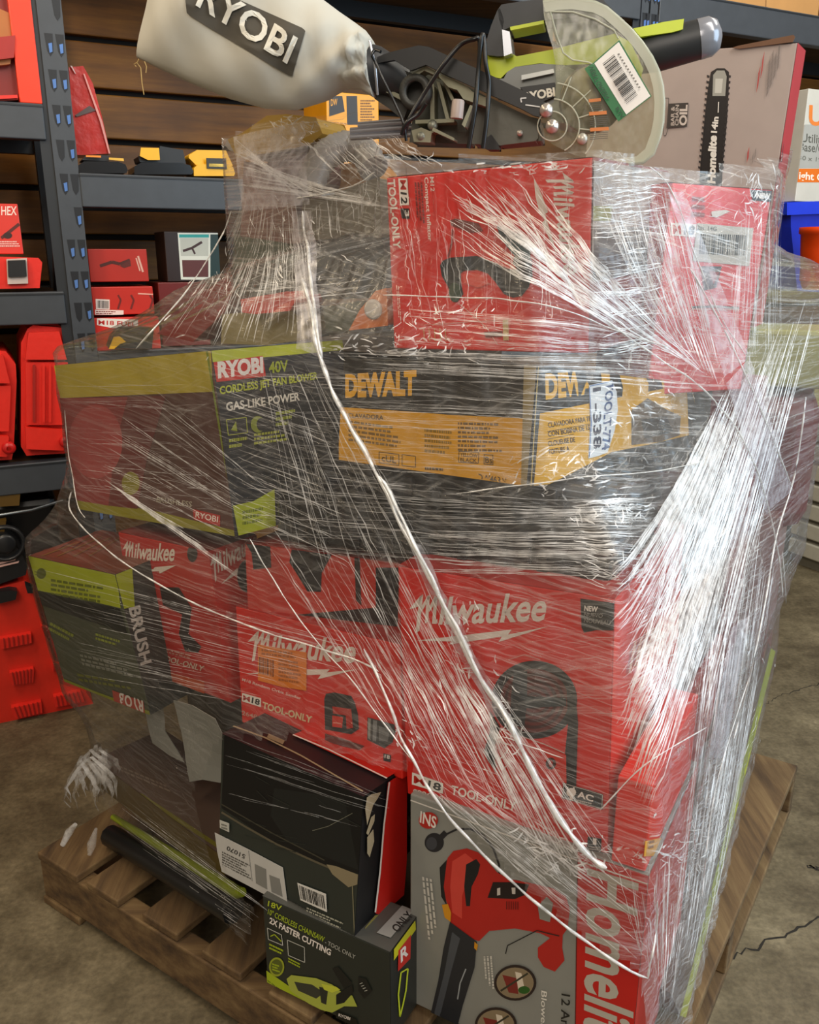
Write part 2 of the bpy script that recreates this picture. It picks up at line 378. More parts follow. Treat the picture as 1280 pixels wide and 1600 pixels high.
# ------------------------------------------------------------------ things on the racks
def rack_carton(name, label, cat, x0, y0, x1, y1, base, depth=.2, back=.03, faces=None, group=None, z=None, tilt=0):
    a = rk(x0, y1, back); b = rk(x1, y1, back); t = rk((x0 + x1) / 2, y0, back)
    zb = z if z is not None else (a.z + b.z) / 2
    p = [b.x, b.y, zb, WY, 0, tilt, (b - a).length if z is None else abs((b - a).dot(e1)), depth, t.z - zb]
    return Carton(name, label, cat, p, base, faces, group, pile=False)
def slab(pts, Y, th, m, mb, z=I, yaw=0):
    """pixel outline on the vertical plane through depth Y, extruded away from the camera by th"""
    n = Vector((math.sin(yaw), -math.cos(yaw), 0)); P = Vector((0, Y, 0)); q = [on_plane(*z(*a), P, n) for a in pts]
    mb.prism(q, -n * th, m)
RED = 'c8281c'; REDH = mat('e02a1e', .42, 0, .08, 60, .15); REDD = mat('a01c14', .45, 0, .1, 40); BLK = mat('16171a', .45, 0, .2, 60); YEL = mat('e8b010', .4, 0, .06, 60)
def rslab(pts, back, th, m, mb, z=I):
    P = RP - nrm * back; mb.prism([on_plane(*z(*a), P, nrm) for a in pts], -nrm * th, m)
B = .03
# upper left shelf
c = rack_carton('tool_case', 'bright orange-red upright case beside the rack upright on the top left shelf', 'case', 31, -60, 66, 158, 'f03a18', .25, -.0, z=ZA); c.done()
m = MB(); rslab([(-20, 158), (28, 156), (30, 0), (26, -40), (-20, -40)], .03, .16, mat('7c1a12', .4), m)
rslab([(-20, 105), (16, 100), (22, 60), (14, 20), (-20, 5)], .01, .03, mat('a8642a', .4), m); rslab([(-20, 95), (22, 90), (24, 55), (-20, 60)], -.005, .02, REDD, m)
rslab([(-20, 156), (28, 153), (27, 148), (-20, 150)], -.01, .02, REDH, m)
tag(m.build('blister_pack', bevel=.003), 'dark red and amber packaged tool at the far left of the top left shelf', 'tool pack')
# middle left shelf
m = MB(); rslab([(-30, 452), (62, 450), (66, 410), (60, 403), (-30, 400)], .0, .18, REDH, m); t = tag(m.build('compact_case', bevel=.006), 'small red plastic case with a black latch on the middle left shelf', 'case')
m = MB(); rslab([(10, 405), (42, 403), (44, 443), (12, 444)], -.012, .014, mat('c8b8b0', .4), m); rslab([(12, 407), (40, 406), (42, 432), (13, 433)], -.02, .01, BLK, m); child_l = m.build('latch', bevel=.002); child_l.parent = t; child_l['label'] = 'black latch with a pale rim'
c = rack_carton('tool_carton', 'red printed carton lying on the small red case on the middle left shelf', 'carton', -40, 318, 36, 388, 'd83a30', .2, .02, z=zof(20, 397))
c.text('F', 'HEX', 'f0d8d0', (2, 336), (26, 336), (2, 322)); c.line('F', '5a2420', [(2, 372), (30, 350)], 5); c.ell('F', '3a2220', 12, 368, 7, 5); c.smalltext('F', 'f0c8c0', (0, 386), (32, 386), (0, 376), 3); c.done()
# lower left shelf: two upright hard cases
def hard_case(label, x0, x1, y0, y1, mb_only=False):
    m = MB(); w = x1 - x0
    o = [(x0 + w * .0, y0 + 28), (x0 + w * .12, y0 + 6), (x0 + w * .22, y0), (x0 + w * .78, y0 + 4), (x0 + w * .98, y0 + 24), (x0 + w, y0 + 50), (x0 + w * .94, y1 - 20), (x0 + w * .9, y1 - 4), (x0 + w * .1, y1), (x0 + w * .0, y1 - 14)]
    rslab(o, .02, .30, REDH, m)
    rslab([(x0 + w * .14, y0 + 12), (x0 + w * .72, y0 + 10), (x0 + w * .86, y0 + 54), (x0 + w * .08, y0 + 54)], -.012, .034, REDH, m)
    rslab([(x0 + w * .08, y0 + 58), (x0 + w * .88, y0 + 58), (x0 + w * .84, y1 - 48), (x0 + w * .1, y1 - 48)], -.004, .03, REDH, m)
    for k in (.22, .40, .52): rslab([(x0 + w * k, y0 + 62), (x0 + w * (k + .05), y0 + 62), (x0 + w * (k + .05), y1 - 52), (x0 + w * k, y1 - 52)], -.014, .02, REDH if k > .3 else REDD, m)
    rslab([(x0 + w * .08, y1 - 44), (x0 + w * .84, y1 - 40), (x0 + w * .8, y1 - 8), (x0 + w * .1, y1 - 10)], -.014, .034, REDH, m)
    t = tag(m.build('hard_case', bevel=.005), label, 'case', 'upright red hard cases on the lower left shelf')
    k = MB(); c0 = on_plane(x1 - w * .16, y1 - 22, RP + nrm * .016, nrm); k.lathe(c0, nrm, [(.006, .012), (.014, .012), (.018, 0)], mat('c01818', .35)); kk = k.build('latch_knob'); kk.parent = t
hard_case('red upright hard case nearest the rack upright on the lower left shelf', 33, 116, 508, 712)
hard_case('red upright hard case cut off by the left edge of the photo', -50, 26, 545, 722)
# under the lower shelf
m = MB(); m.box((PX0 - .62, .06, ZC - .30), (PX0 - .09, .4, ZC - .12), mat('101012', .3), Mr, .02); t = tag(m.build('equipment_case', bevel=0), 'glossy black equipment case with a curved chrome-like handle under the lower left shelf', 'case')
m = MB(); m.tube([rk(-40, 809, -.03), rk(0, 805, -.04), rk(50, 797, -.045), rk(98, 782, -.03)], .0045, mat('707880', .25, .8)); k = m.build('handle'); k.parent = t
m = MB(); rslab([(-4, 750), (34, 748), (30, 790), (-4, 792)], .0, .03, mat('5a4212', .5), m); rslab([(-4, 815), (10, 813), (6, 835), (-4, 837)], .0, .03, mat('5a4212', .5), m); k = m.build('yellow_panel'); k.parent = t
m = MB(); zt = Z(3.478, 0, 700)
rslab([(-60, 760), (140, 690), (150, 640), (110, 560), (40, 490), (-60, 480)], -.06, .25, BLK, m, zt)
m.lathe(rk(8, 848, -.06), nrm, [(.052, 0), (.052, .012), (.044, .016), (.040, .006)], mat('202226', .35)); m.lathe(rk(8, 848, -.06), nrm, [(.028, 0), (.028, .015), (.02, .019), (.0, .019)], mat('202226', .3))
t = tag(m.build('cordless_vacuum', bevel=.004), 'black round-topped tool head with white lettering lying on the red toolbox', 'power tool')
m = MB()
for k in range(3): rslab([(0, 640 - k * 16 + 8), (100 - k * 18, 618 - k * 14 + 6), (104 - k * 18, 612 - k * 14 + 4), (0, 630 - k * 16 + 8)], -.066, .004, mat('d8b0a8', .5), m, zt)
k = m.build('lettering'); k.parent = t
# red rolling toolbox on the floor
m = MB(); zt = Z(3.478, 0, 700)
rslab([(-60, 1505), (60, 1500), (300, 1440), (520, 1410), (470, 1330), (330, 1280), (215, 900), (180, 770), (140, 720), (-60, 770)], -.05, .34, mat('d42c1c', .42, 0, .08, 50, .1), m, zt)
t = tag(m.build('rolling_toolbox', bevel=.006), 'large red ribbed toolbox on the floor at the left beneath the rack', 'toolbox')
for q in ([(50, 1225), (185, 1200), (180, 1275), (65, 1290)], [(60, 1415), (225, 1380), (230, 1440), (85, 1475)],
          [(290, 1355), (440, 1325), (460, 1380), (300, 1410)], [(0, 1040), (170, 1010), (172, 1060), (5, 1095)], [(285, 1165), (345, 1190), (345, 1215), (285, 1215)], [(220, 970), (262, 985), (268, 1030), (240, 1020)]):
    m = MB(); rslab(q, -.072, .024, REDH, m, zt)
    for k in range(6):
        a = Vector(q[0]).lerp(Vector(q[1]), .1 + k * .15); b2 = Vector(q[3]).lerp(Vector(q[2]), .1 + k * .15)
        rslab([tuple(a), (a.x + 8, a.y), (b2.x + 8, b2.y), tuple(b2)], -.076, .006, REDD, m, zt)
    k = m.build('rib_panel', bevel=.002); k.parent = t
m = MB(); rslab([(-20, 850), (85, 825), (95, 780), (50, 775), (-20, 790)], -.085, .04, BLK, m, zt); rslab([(135, 740), (180, 760), (180, 790), (150, 790)], -.08, .03, BLK, m, zt); k = m.build('latch', bevel=.003); k.parent = t
# shelf right of the upright: red bag, three batteries, yellow carton
m = MB(); zt = Z(4, 0, 0)
rslab([(430, 420), (520, 412), (580, 520), (640, 740), (690, 960), (520, 968), (470, 968), (450, 700)], .12, .09, mat('c82820', .28, 0, .2, 30, .6, .5), m, zt)
rslab([(470, 720), (560, 660), (600, 690), (480, 730)], .115, .01, mat('5a4640', .4), m, zt); rslab([(440, 410), (450, 412), (475, 460), (468, 458)], .112, .004, mat('e8c8c0', .4), m, zt)
rslab([(520, 460), (530, 462), (640, 760), (690, 960), (680, 960), (625, 760)], .112, .004, mat('e89a90', .4), m, zt)
tag(m.build('tool_bag', bevel=.008), 'crumpled shiny red tool pack standing upright on the shelf beside the rack upright', 'bag')
zt = Z(3.2, 0, 200)
def battery(label, body, top, x0, x1, y0, y1, hump):
    m = MB(); w = x1 - x0
    rslab([(x0, y1), (x1 - w * .03, y1), (x1, y1 - 14), (x1 - w * .05, y1 - 44), (x1 - w * .2, y1 - 58), (x0 + w * .12, y1 - 60), (x0, y1 - 40)], .0, .11, body, m, zt)
    t = tag(m.build('battery_pack', bevel=.005), label, 'battery', 'battery packs on the middle shelf')
    m = MB()
    for q in hump: rslab(q, .012, .08, top, m, zt)
    k = m.build('terminal_block', bevel=.003); k.parent = t
    return t
def zstr(t, q, col):
    m = MB(); rslab(q, -.003, .004, mat(col, .4), m, zt); k = m.build('label_panel'); k.parent = t
t = battery('black battery pack with a thin yellow stripe beside the red bag', mat('141518', .25), BLK, 392, 640, 140, 226, [[(410, 160), (545, 166), (545, 140), (530, 136), (430, 136)]]); zstr(t, [(430, 144), (505, 148), (505, 138), (430, 136)], 'e88a28'); zstr(t, [(545, 158), (620, 166), (618, 152), (545, 148)], 'e0b040')
t = battery('black battery pack with a yellow release tab in the middle of the row', mat('141518', .22), BLK, 672, 968, 130, 232, [[(700, 170), (930, 178), (915, 110), (800, 90), (790, 150), (690, 140)]]); zstr(t, [(705, 98), (795, 100), (800, 160), (740, 160), (700, 140)], 'e8b018')
t = battery('bright yellow battery pack at the right end of the row', YEL, YEL, 970, 1176, 130, 240, [[(945, 150), (985, 190), (1165, 190), (1130, 112), (985, 110), (945, 135)]]); zstr(t, [(1032, 150), (1130, 152), (1135, 205), (1035, 202)], '2a2210'); zstr(t, [(1045, 178), (1120, 180), (1122, 195), (1046, 193)], 'f0d060')
c = rack_carton('tool_carton', 'yellow and black carton standing on the shelf behind the film pillar', 'carton', 513, 146, 593, 285, 'e8a010', .2, .02, z=ZR)
zt7 = Z(3.9, 340, 150)
c.poly('F', '2a2018', [(680, 60), (680, 0), (760, 0), (775, 95), (680, 125)], zt7); c.poly('F', '2a2018', [(785, 0), (850, 0), (855, 175), (790, 175)], zt7)
c.text('F', 'DW', 'e8a010', (690, 60), (730, 55), (690, 20), zt7); c.smalltext('F', '7a5210', (870, 170), (970, 170), (870, 20), 9, zt7); c.done()
# lower right-hand shelf
def zz3(n, l, q, base, z=None, **k): return rack_carton(n, l, 'carton', *q, base, group=None, z=z, **k)
zq = Z(3.2, 0, 200)
c = zz3('tool_carton', 'red carton with red lettering and a saw picture, topmost of its stack on the shelf', (141, 389, 233, 438), 'b02a1e', z=zof(190, 441), depth=.2, back=.05)
c.line('F', '4a1c14', [(500, 690), (560, 670), (600, 680), (650, 660)], 5, zq); c.poly('F', '5a2018', [(600, 690), (650, 660), (655, 690), (620, 700)], zq); c.line('F', 'd8a898', [(690, 640), (715, 720)], 3, zq); c.line('F', 'd8a898', [(680, 650), (700, 715)], 2, zq); c.done()
c = zz3('tool_carton', 'red carton with a white barcode, second of its stack on the shelf', (146, 448, 242, 491), 'c02c20', z=zof(190, 493), depth=.2, back=.04)
c.poly('F', 'e8d8d0', [(478, 855), (548, 858), (548, 908), (480, 905)], zq); c.barcode('F', (484, 900), (544, 903), (484, 862), zq, n=14); c.poly('F', 'e8d8d0', [(475, 908), (618, 912), (618, 935), (476, 933)], zq); c.smalltext('F', '802018', (480, 932), (615, 934), (480, 912), 2, zq)
for x in (590, 655, 750): c.line('F', '70201a', [(x, 835), (x + 14, 860), (x, 905)], 3, zq)
c.line('F', 'e8a898', [(690, 828), (765, 832)], 2, zq); c.done()
c = zz3('tool_carton', 'red carton with white checkered lettering at the bottom of its stack on the shelf', (149, 496, 252, 546), 'd02c20', z=ZR2, depth=.2, back=.02)
c.poly('F', 'e8e0d8', [(485, 950), (690, 958), (690, 1000), (560, 1000), (485, 985)], zq); c.text('F', 'M18 FUEL', 'c02018', (492, 982), (680, 992), (492, 960), zq, bold=.02); c.done()
m = MB(); rslab([(540, 1100), (560, 1040), (600, 1000), (700, 995), (770, 1000), (760, 1105)], -.03, .1, BLK, m, zq); t = tag(m.build('tool_bag', bevel=.006), 'black bag with a yellow corner in front of the red cartons on the shelf', 'bag')
m = MB(); rslab([(545, 1105), (570, 1045), (600, 1042), (630, 1070), (600, 1080), (570, 1105)], -.036, .006, YEL, m, zq); k = m.build('yellow_corner'); k.parent = t
c = zz3('picture_carton', 'dark carton with a white-framed tool picture on the lower shelf', (262, 362, 345, 440), '2a1a16', z=zof(300, 441), depth=.15, back=.06)
c.poly('F', 'd8dcd4', [(888, 524), (1160, 526), (1160, 760), (905, 758)], zq); c.poly('F', '2a9a98', [(896, 532), (1045, 532), (1045, 548), (896, 548)], zq); c.poly('F', '15302e', [(1052, 532), (1155, 532), (1155, 750), (1052, 750)], zq)
c.poly('F', 'b8bcb4', [(900, 550), (1042, 550), (1042, 640), (905, 640)], zq); c.poly('F', '5a2a28', [(910, 660), (1042, 660), (1042, 745), (915, 745)], zq); c.line('F', '3a1c1c', [(915, 615), (960, 600), (1010, 570)], 4, zq); c.line('F', '3a1c1c', [(960, 600), (975, 630)], 3, zq); c.done()
c = zz3('tool_carton', 'plain dark red carton beneath the framed-picture carton', (255, 441, 330, 545), '6a1c18', z=ZR2, depth=.2, back=.06); c.done()
# right side: cardboard box up high, sink carton, bins
c = rack_carton('cardboard_box', 'brown cardboard box on the high right shelf', 'box', 1132, -70, 1279, 22, 'b98a55', .35, .06, z=ZT); c.line('F', '8a6038', [(1200, -70), (1196, 24)], 1.5); c.done()
zs = Z(4.267, 980, 0)
c = rack_carton('sink_carton', 'white and grey utility sink carton with an orange band on the right', 'carton', 1242, 146, 1420, 318, 'c9c8c0', .4, -.12)
c.poly('F', 'a9aaa6', [(1180, 830), (1900, 830), (1900, 1120), (1120, 1120)], zs); c.poly('F', 'e07018', [(1105, 1125), (2000, 1125), (2000, 1220), (1095, 1215)], zs)
c.text('F', 'Utility Sink', '55564f', (1160, 945), (1450, 975), (1163, 885), zs); c.text('F', 'Base/Cabinet', '55564f', (1150, 1005), (1450, 1035), (1153, 945), zs); c.text('F', '30 x 19 x 16', '66675f', (1142, 1065), (1400, 1090), (1145, 1035), zs)
c.text('F', 'Light Grey', 'f4ede0', (1112, 1190), (1400, 1215), (1115, 1140), zs, bold=.02); c.text('F', 'UTIL', 'e08038', (1210, 830), (1500, 850), (1215, 700), zs, bold=.03); c.done()
m = MB(); rslab([(1236, 322), (1400, 318), (1400, 460), (1246, 455), (1236, 355)], -.10, .35, mat('1430c0', .35), m); t = tag(m.build('storage_bin', bevel=.006), 'blue plastic storage bin beneath the sink carton on the right', 'bin')
m = MB(); rslab([(1230, 316), (1400, 310), (1400, 330), (1230, 336)], -.12, .37, mat('1a3cd8', .35), m); k = m.build('rim', bevel=.003); k.parent = t
m = MB(); P0 = rk(1290, 448, -.33); pr_ = [(.075, 0), (.085, .02), (.1, .14), (.105, .19), (.112, .195), (.112, .215), (.1, .215), (.09, .03)]
m.lathe(P0 + Vector((0, 0, -.01)), (0, 0, 1), [(r, h) for r, h in pr_], mat('e0440c', .35), 28); tag(m.build('plastic_bucket'), 'orange plastic bucket stacked in front of the blue bin', 'bucket')
m = MB(); zb = 0
for k in range(7):
    m.box((xof(1240, 700) - .05, -.42, .05 + k * .085), (xof(1240, 700) + .6, -.08, .05 + k * .085 + .066), mat('b9b6a8', .45), Mr, .006)
m.box((xof(1240, 700) - .02, -.40, 0.0), (xof(1240, 700) + .58, -.1, .65), mat('77756a', .5), Mr); tag(m.build('crate_stack'), 'pale grey ribbed plastic crate standing on the floor at the right edge', 'crate')
m = MB(); m.box((xof(1240, 700) - .04, -.41, .65), (xof(1240, 700) + .6, -.09, rk(1290, 448, -.33).z - .02), mat('c0c078', .5), Mr, .01); tag(m.build('storage_tote'), 'pale yellow tote under the orange bucket at the right edge', 'tote')
# ------------------------------------------------------------------ pallet
PW_ = wood('pallet_wood', '463422', '6c5436', '88704c', (1, 12, 12), .8, 2.4, .5); PW2 = wood('pallet_wood_cross', '463422', '6c5436', '88704c', (12, 1, 12), .8, 2.4, .5)
pa = math.radians(-33.9); NC = Vector((.264, .788, 0))
Mp = Matrix.Translation(NC) @ Matrix.Rotation(pa, 4, 'Z')    # local x runs to the left corner at x=-1.24, y runs back to 1.2
pal = thing('pallet', 'worn wooden pallet standing on the concrete under the wrapped pile', 'pallet', NC)
def pboard(name, lo, hi, m):
    b = MB(); b.box(lo, hi, m, Mp, .003); child(b.build(name), pal)
for k in range(8):
    x = -1.24 + k * (1.24 - .13) / 7; w = .13 if k in (0, 7) else .095
    pboard('deck_board', (x, random.uniform(-.004, .004), .108), (x + w, 1.2 + random.uniform(-.006, .006), .125), PW2)
for y in (.0, .58, 1.16): pboard('stringer', (-1.24, y, .018), (0, y + .038, .107), PW_)
for x in (-1.24, -.68, -.12): pboard('bottom_board', (x, -.005, 0), (x + .12, 1.205, .017), PW2)
# ------------------------------------------------------------------ the pile
def S9(p, s=.92): return [p[0] * s, p[1] * s, HC - (HC - p[2]) * s, *p[3:6], p[6] * s, p[7] * s, p[8] * s]
def CT(name, label, p, base, **k): return Carton(name, label, k.pop('cat', 'carton'), p, base, **k)
RC = 'd8251d'; WH = 'ece4dc'; DK = '17181a'
# hidden and half hidden cartons that fill the pile
yw = math.radians(-30)
c = CT('tool_carton', 'dull dark red carton low behind the fan carton at the right of the pile', [.475, 1.325, .14, yw, 0, 0, .30, .38, .39], '9a2a2a'); c.done()
c = CT('tool_carton', 'grey-brown carton in the middle of the right-hand side of the pile under the film', [.462, 1.32, .534, yw, 0, 0, .34, .36, .34], '6a5a58')
c.poly('R', 'b83030', [(1100, 1060), (1130, 1040), (1180, 1040), (1180, 1160), (1100, 1160)]); c.done()
c = CT('tool_carton', 'maroon carton beneath the barcoded red carton at the right edge of the pile', [.67, 1.68, .145, yw, 0, 0, .36, .26, .90], '7a2830'); c.done()
c = CT('tool_carton', 'dark carton in the core of the pile behind the sander carton', [.14, 1.50, .145, yw, 0, 0, .30, .42, .60], '2c2622'); c.done()
c = CT('storage_box', 'grey cardboard sheet-covered box behind the tilted green cartons', [-.24, 1.52, .145, math.radians(-36), 0, 0, .32, .30, .33], '4a4036'); c.done()
c = CT('tool_carton', 'black carton under the red inflator carton in the middle of the pile', [.05, 1.60, .76, yw, 0, 0, .34, .30, .36], '2a2624'); c.done()
# grey blower carton
zh = Z(2, 640, 1200)
c = CT('blower_carton', 'grey carton with a red leaf blower picture and red lettered band, bottom front', [.310, .9202, .14, -.5164, 0, 0, .3554, .3, .391], '8b8c86', faces={'R': 'b42a24'})
c.poly('F', 'c0201a', [(903, 1320), (1060, 1380), (1040, 1900), (896, 1900)])
c.line('F', 'd8d4cc', [(642, 1250), (905, 1345), (1015, 1382)], 2.0); c.line('F', '5a1512', [(903, 1340), (898, 1700)], 1.5)
c.text('F', 'Homelite', 'b9b4a8', (920, 1356), (914, 1640), (999, 1380), bold=.022)
c.line('F', '26262a', [(112, 208), (150, 190), (190, 190), (230, 208), (262, 250), (280, 300), (282, 340)], 3, zh); c.ell('F', '26262a', 78, 232, 30, 30, zh); c.ell('F', '404248', 70, 235, 17, 20, zh); c.line('F', '26262a', [(90, 225), (115, 200)], 9, zh)
c.poly('F', 'b3261f', [(120, 280), (138, 258), (180, 250), (215, 262), (245, 290), (275, 325), (310, 345), (380, 358), (450, 375), (490, 400), (502, 440), (495, 500), (480, 520), (478, 560), (485, 600), (455, 635), (420, 620), (402, 590), (402, 560), (440, 530), (410, 515), (330, 500), (250, 508), (218, 540), (190, 530), (130, 485), (118, 420), (100, 370)], zh)
c.poly('F', 'd0453a', [(135, 290), (175, 265), (200, 285), (190, 320), (165, 400), (165, 470), (135, 450), (128, 370)], zh)
c.poly('F', '1e1e20', [(95, 310), (118, 285), (108, 370), (118, 430), (100, 400)], zh)
c.poly('F', '1e1e20', [(178, 300), (210, 283), (222, 300), (215, 330), (195, 370), (190, 430), (178, 430), (172, 370)], zh); c.poly('F', '241a1a', [(262, 355), (320, 355), (375, 362), (362, 395), (330, 408), (245, 404)], zh)
c.poly('F', 'c8c0b8', [(275, 375), (285, 372), (285, 395), (275, 397)], zh); c.poly('F', 'c8c0b8', [(320, 372), (332, 372), (332, 392), (322, 392)], zh)
c.poly('F', '8b8c86', [(402, 430), (430, 400), (450, 420), (440, 480), (408, 470)], zh)
for k in range(6): c.line('F', '6a1512', [(305 + k * 7, 415), (305 + k * 7, 440)], 1.5, zh)
c.poly('F', '2a2c30', [(128, 478), (212, 540), (205, 620), (168, 740), (150, 810), (140, 900), (40, 900), (62, 790), (92, 660), (108, 560)], zh)
c.poly('F', '4c5056', [(135, 510), (160, 530), (130, 640), (100, 760), (85, 800), (80, 760), (110, 640)], zh); c.line('F', '9aa0a4', [(178, 625), (160, 670), (152, 720)], 2, zh)
c.poly('F', 'd09020', [(103, 425), (122, 422), (132, 450), (130, 478), (112, 465)], zh); c.poly('F', 'd09020', [(205, 540), (216, 550), (212, 568), (204, 560)], zh)
c.line('F', '222222', [(302, 578), (308, 552), (400, 505), (440, 515), (470, 522)], 1.6, zh)
for cx, cy in ((332, 668), (272, 800)):
    c.ell('F', '2c2220', cx, cy, 66, 56, zh); c.ell('F', '8a7a60', cx, cy, 58, 48, zh); c.poly('F', '7a2a24', [(cx - 40, cy - 25), (cx + 5, cy - 15), (cx + 10, cy + 35), (cx - 20, cy + 30)], zh); c.poly('F', 'd8ccb8', [(cx + 0, cy - 35), (cx + 20, cy - 30), (cx + 30, cy + 20), (cx + 10, cy + 20)], zh); c.line('F', '38362a', [(cx - 45, cy + 25), (cx + 40, cy - 30)], 3, zh)
    c.ell('F', '2c5a20', cx + 28, cy + 22, 18, 12, zh)
c.smalltext('F', 'c9c6bd', (232, 585), (240, 690), (262, 583), 3, zh); c.smalltext('F', 'c9c6bd', (40, 335), (62, 560), (75, 345), 3, zh)
c.text('F', '12 Amp Electric', '22221f', (478, 700), (472, 980), (505, 705), zh); c.text('F', 'Blower Soplador', 'e0ddd4', (415, 690), (410, 960), (432, 695), zh)
c.ell('F', 'b02a22', 62, 160, 30, 26, zh); c.text('F', 'INS', 'e8e0d8', (35, 165), (85, 185), (38, 130), zh, bold=.02)
c.done()
# fan carton
z5 = Z(3.2, 620, 860); z4 = Z(3.6375, 920, 960)
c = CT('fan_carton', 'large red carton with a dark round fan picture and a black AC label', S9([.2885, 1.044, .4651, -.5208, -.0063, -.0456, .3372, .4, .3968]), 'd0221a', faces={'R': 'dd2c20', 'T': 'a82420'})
c.logo('F', 'd9cfc6', (70, 372), (742, 348), (80, 228), z5, [(100, 450), (575, 395), (558, 420), (762, 378), (510, 457), (527, 430), (340, 458), (260, 470), (280, 455)])
c.poly('F', '1c1c1c', [(920, 240), (1088, 262), (1085, 400), (1000, 398), (938, 410), (925, 385)], z5); c.text('F', 'NEW', WH, (938, 300), (1006, 306), (940, 275), z5, bold=.04)
c.text('F', 'NUEVO', '8a8680', (938, 328), (1030, 336), (940, 308), z5); c.text('F', 'NOUVEAU', '8a8680', (938, 358), (1070, 372), (940, 336), z5)
c.line('F', 'd08078', [(560, 545), (640, 520), (720, 545)], 1.5, z5)
c.ell('F', '24282a', 690, 745, 214, 195, z5, 40); c.ell('F', '5c1c18', 690, 750, 172, 160, z5, 40); c.poly('F', '2a3034', [(590, 600), (660, 600), (650, 740), (640, 880), (560, 850), (570, 720)], z5)
c.poly('F', '30383a', [(640, 720), (850, 740), (850, 790), (640, 800)], z5); c.ell('F', '2a3034', 640, 790, 70, 70, z5)
for k in range(9): c.ell('F', '3c1614', 690, 750, 168 - k * 17, 156 - k * 16, z5, 36) if k % 2 else c.ell('F', '5e1e1a', 690, 750, 168 - k * 17, 156 - k * 16, z5, 36)
c.poly('F', '2a3034', [(590, 600), (655, 600), (655, 740), (640, 890), (570, 860), (575, 720)], z5); c.poly('F', '30383a', [(650, 725), (850, 735), (850, 775), (650, 785)], z5)
c.poly('F', '222628', [(850, 640), (895, 700), (910, 860), (905, 1000), (900, 1185), (850, 1170), (845, 1000), (860, 860)], z5); c.poly('F', '222628', [(470, 800), (520, 880), (490, 980), (500, 1110), (455, 1040), (440, 1000), (470, 900)], z5)
c.line('F', 'c8b0a8', [(625, 925), (740, 965), (842, 1010)], 1.5, z5)
c.poly('F', 'cf3226', [(665, 955), (850, 1020), (852, 1168), (760, 1150), (700, 1120)], z5); c.ell('F', '3a1512', 774, 1062, 26, 30, z5); c.ell('F', 'b02a22', 774, 1062, 10, 18, z5)
c.poly('F', '141414', [(835, 1155), (1035, 1215), (1033, 1292), (830, 1235)], z5); c.line('F', 'd8d0c8', [(838, 1160), (1031, 1218), (1029, 1287), (834, 1231), (838, 1160)], .8, z5)
c.text('F', 'AC', WH, (905, 1228), (985, 1252), (908, 1198), z5, bold=.03); c.smalltext('F', 'c8c0b8', (905, 1250), (1010, 1275), (905, 1238), 1, z5)
c.ell('F', WH, 876, 1205, 24, 22, z5); c.poly('F', WH, [(855, 1180), (862, 1178), (862, 1205), (855, 1200)], z5); c.poly('F', WH, [(885, 1178), (893, 1180), (893, 1210), (885, 1205)], z5); c.poly('F', WH, [(866, 1220), (884, 1222), (884, 1246), (870, 1242)], z5)
c.m_badge('F', [(80, 1165), (235, 1212), (237, 1160), (82, 1105)], '18', z5); c.text('F', '0886-20', 'd8c0b8', (85, 1215), (235, 1255), (87, 1185), z5)
c.text('F', 'TOOL-ONLY', WH, (275, 1212), (600, 1298), (280, 1168), z5, bold=.02); c.smalltext('F', 'e0b8b0', (760, 1275), (830, 1285), (760, 1262), 1, z5)
c.poly('F', '1c1c1c', [(960, 1425), (1028, 1435), (1025, 1500), (955, 1492)], z5); c.text('F', '1', WH, (985, 1462), (1003, 1465), (985, 1432), z5, bold=.03); c.smalltext('F', 'b8b0a8', (962, 1490), (1020, 1497), (962, 1468), 2, z5)
for k in range(6): c.line('F', 'c9b8a8', [(545 + k * 75, 122 + k * 10), (600 + k * 75, 132 + k * 10)], 1.2, z5); c.line('F', '7a6a5a', [(560 + k * 75, 140 + k * 9), (620 + k * 70, 148 + k * 9)], 1.4, z5)
for k in range(5): c.line('R', 'e0c0a8', [(215 + k * 34, 330 - k * 38), (250 + k * 34, 150 - k * 26)], 3, z4)
c.poly('R', '2c2022', [(560, 260), (640, 250), (640, 600), (530, 620)], z4)
c.m_badge('R', [(195, 1230), (235, 1200), (245, 1130), (205, 1165)], '18', z4)
c.text('R', 'TOOL', WH, (262, 1262), (385, 1135), (240, 1195), z4, bold=.03); c.text('R', 'FAN', 'e8c0b8', (510, 790), (550, 760), (500, 765), z4); c.smalltext('R', 'e8b0a8', (250, 1120), (400, 800), (230, 1080), 3, z4)
c.done()
c = CT('flat_carton', 'bright red narrow carton wedged beside the fan carton above the blower carton', [.306, .924, .533, -.5164, 0, 0, .045, .27, .13], 'dc2a1e')
c.text('R', 'TOOL', WH, (262, 1262), (385, 1135), (240, 1195), z4, bold=.03); c.text('R', 'FAN', 'e8c0b8', (510, 790), (550, 760), (500, 765), z4); c.smalltext('R', 'e8b0a8', (250, 1120), (400, 800), (230, 1080), 3, z4)
m = c.sticker('sticker', 'orange and yellow printed sticker', 'R', 'd89a30', [(180, 1330), (330, 1285), (470, 1255), (415, 1370), (180, 1380)], z4)
c.text('R', 'AUTO', '6a3a10', (200, 1360), (300, 1340), (200, 1325), z4, mb=m); c.smalltext('R', '7a4a18', (300, 1345), (400, 1320), (300, 1290), 2, z4, mb=m)
c.done()
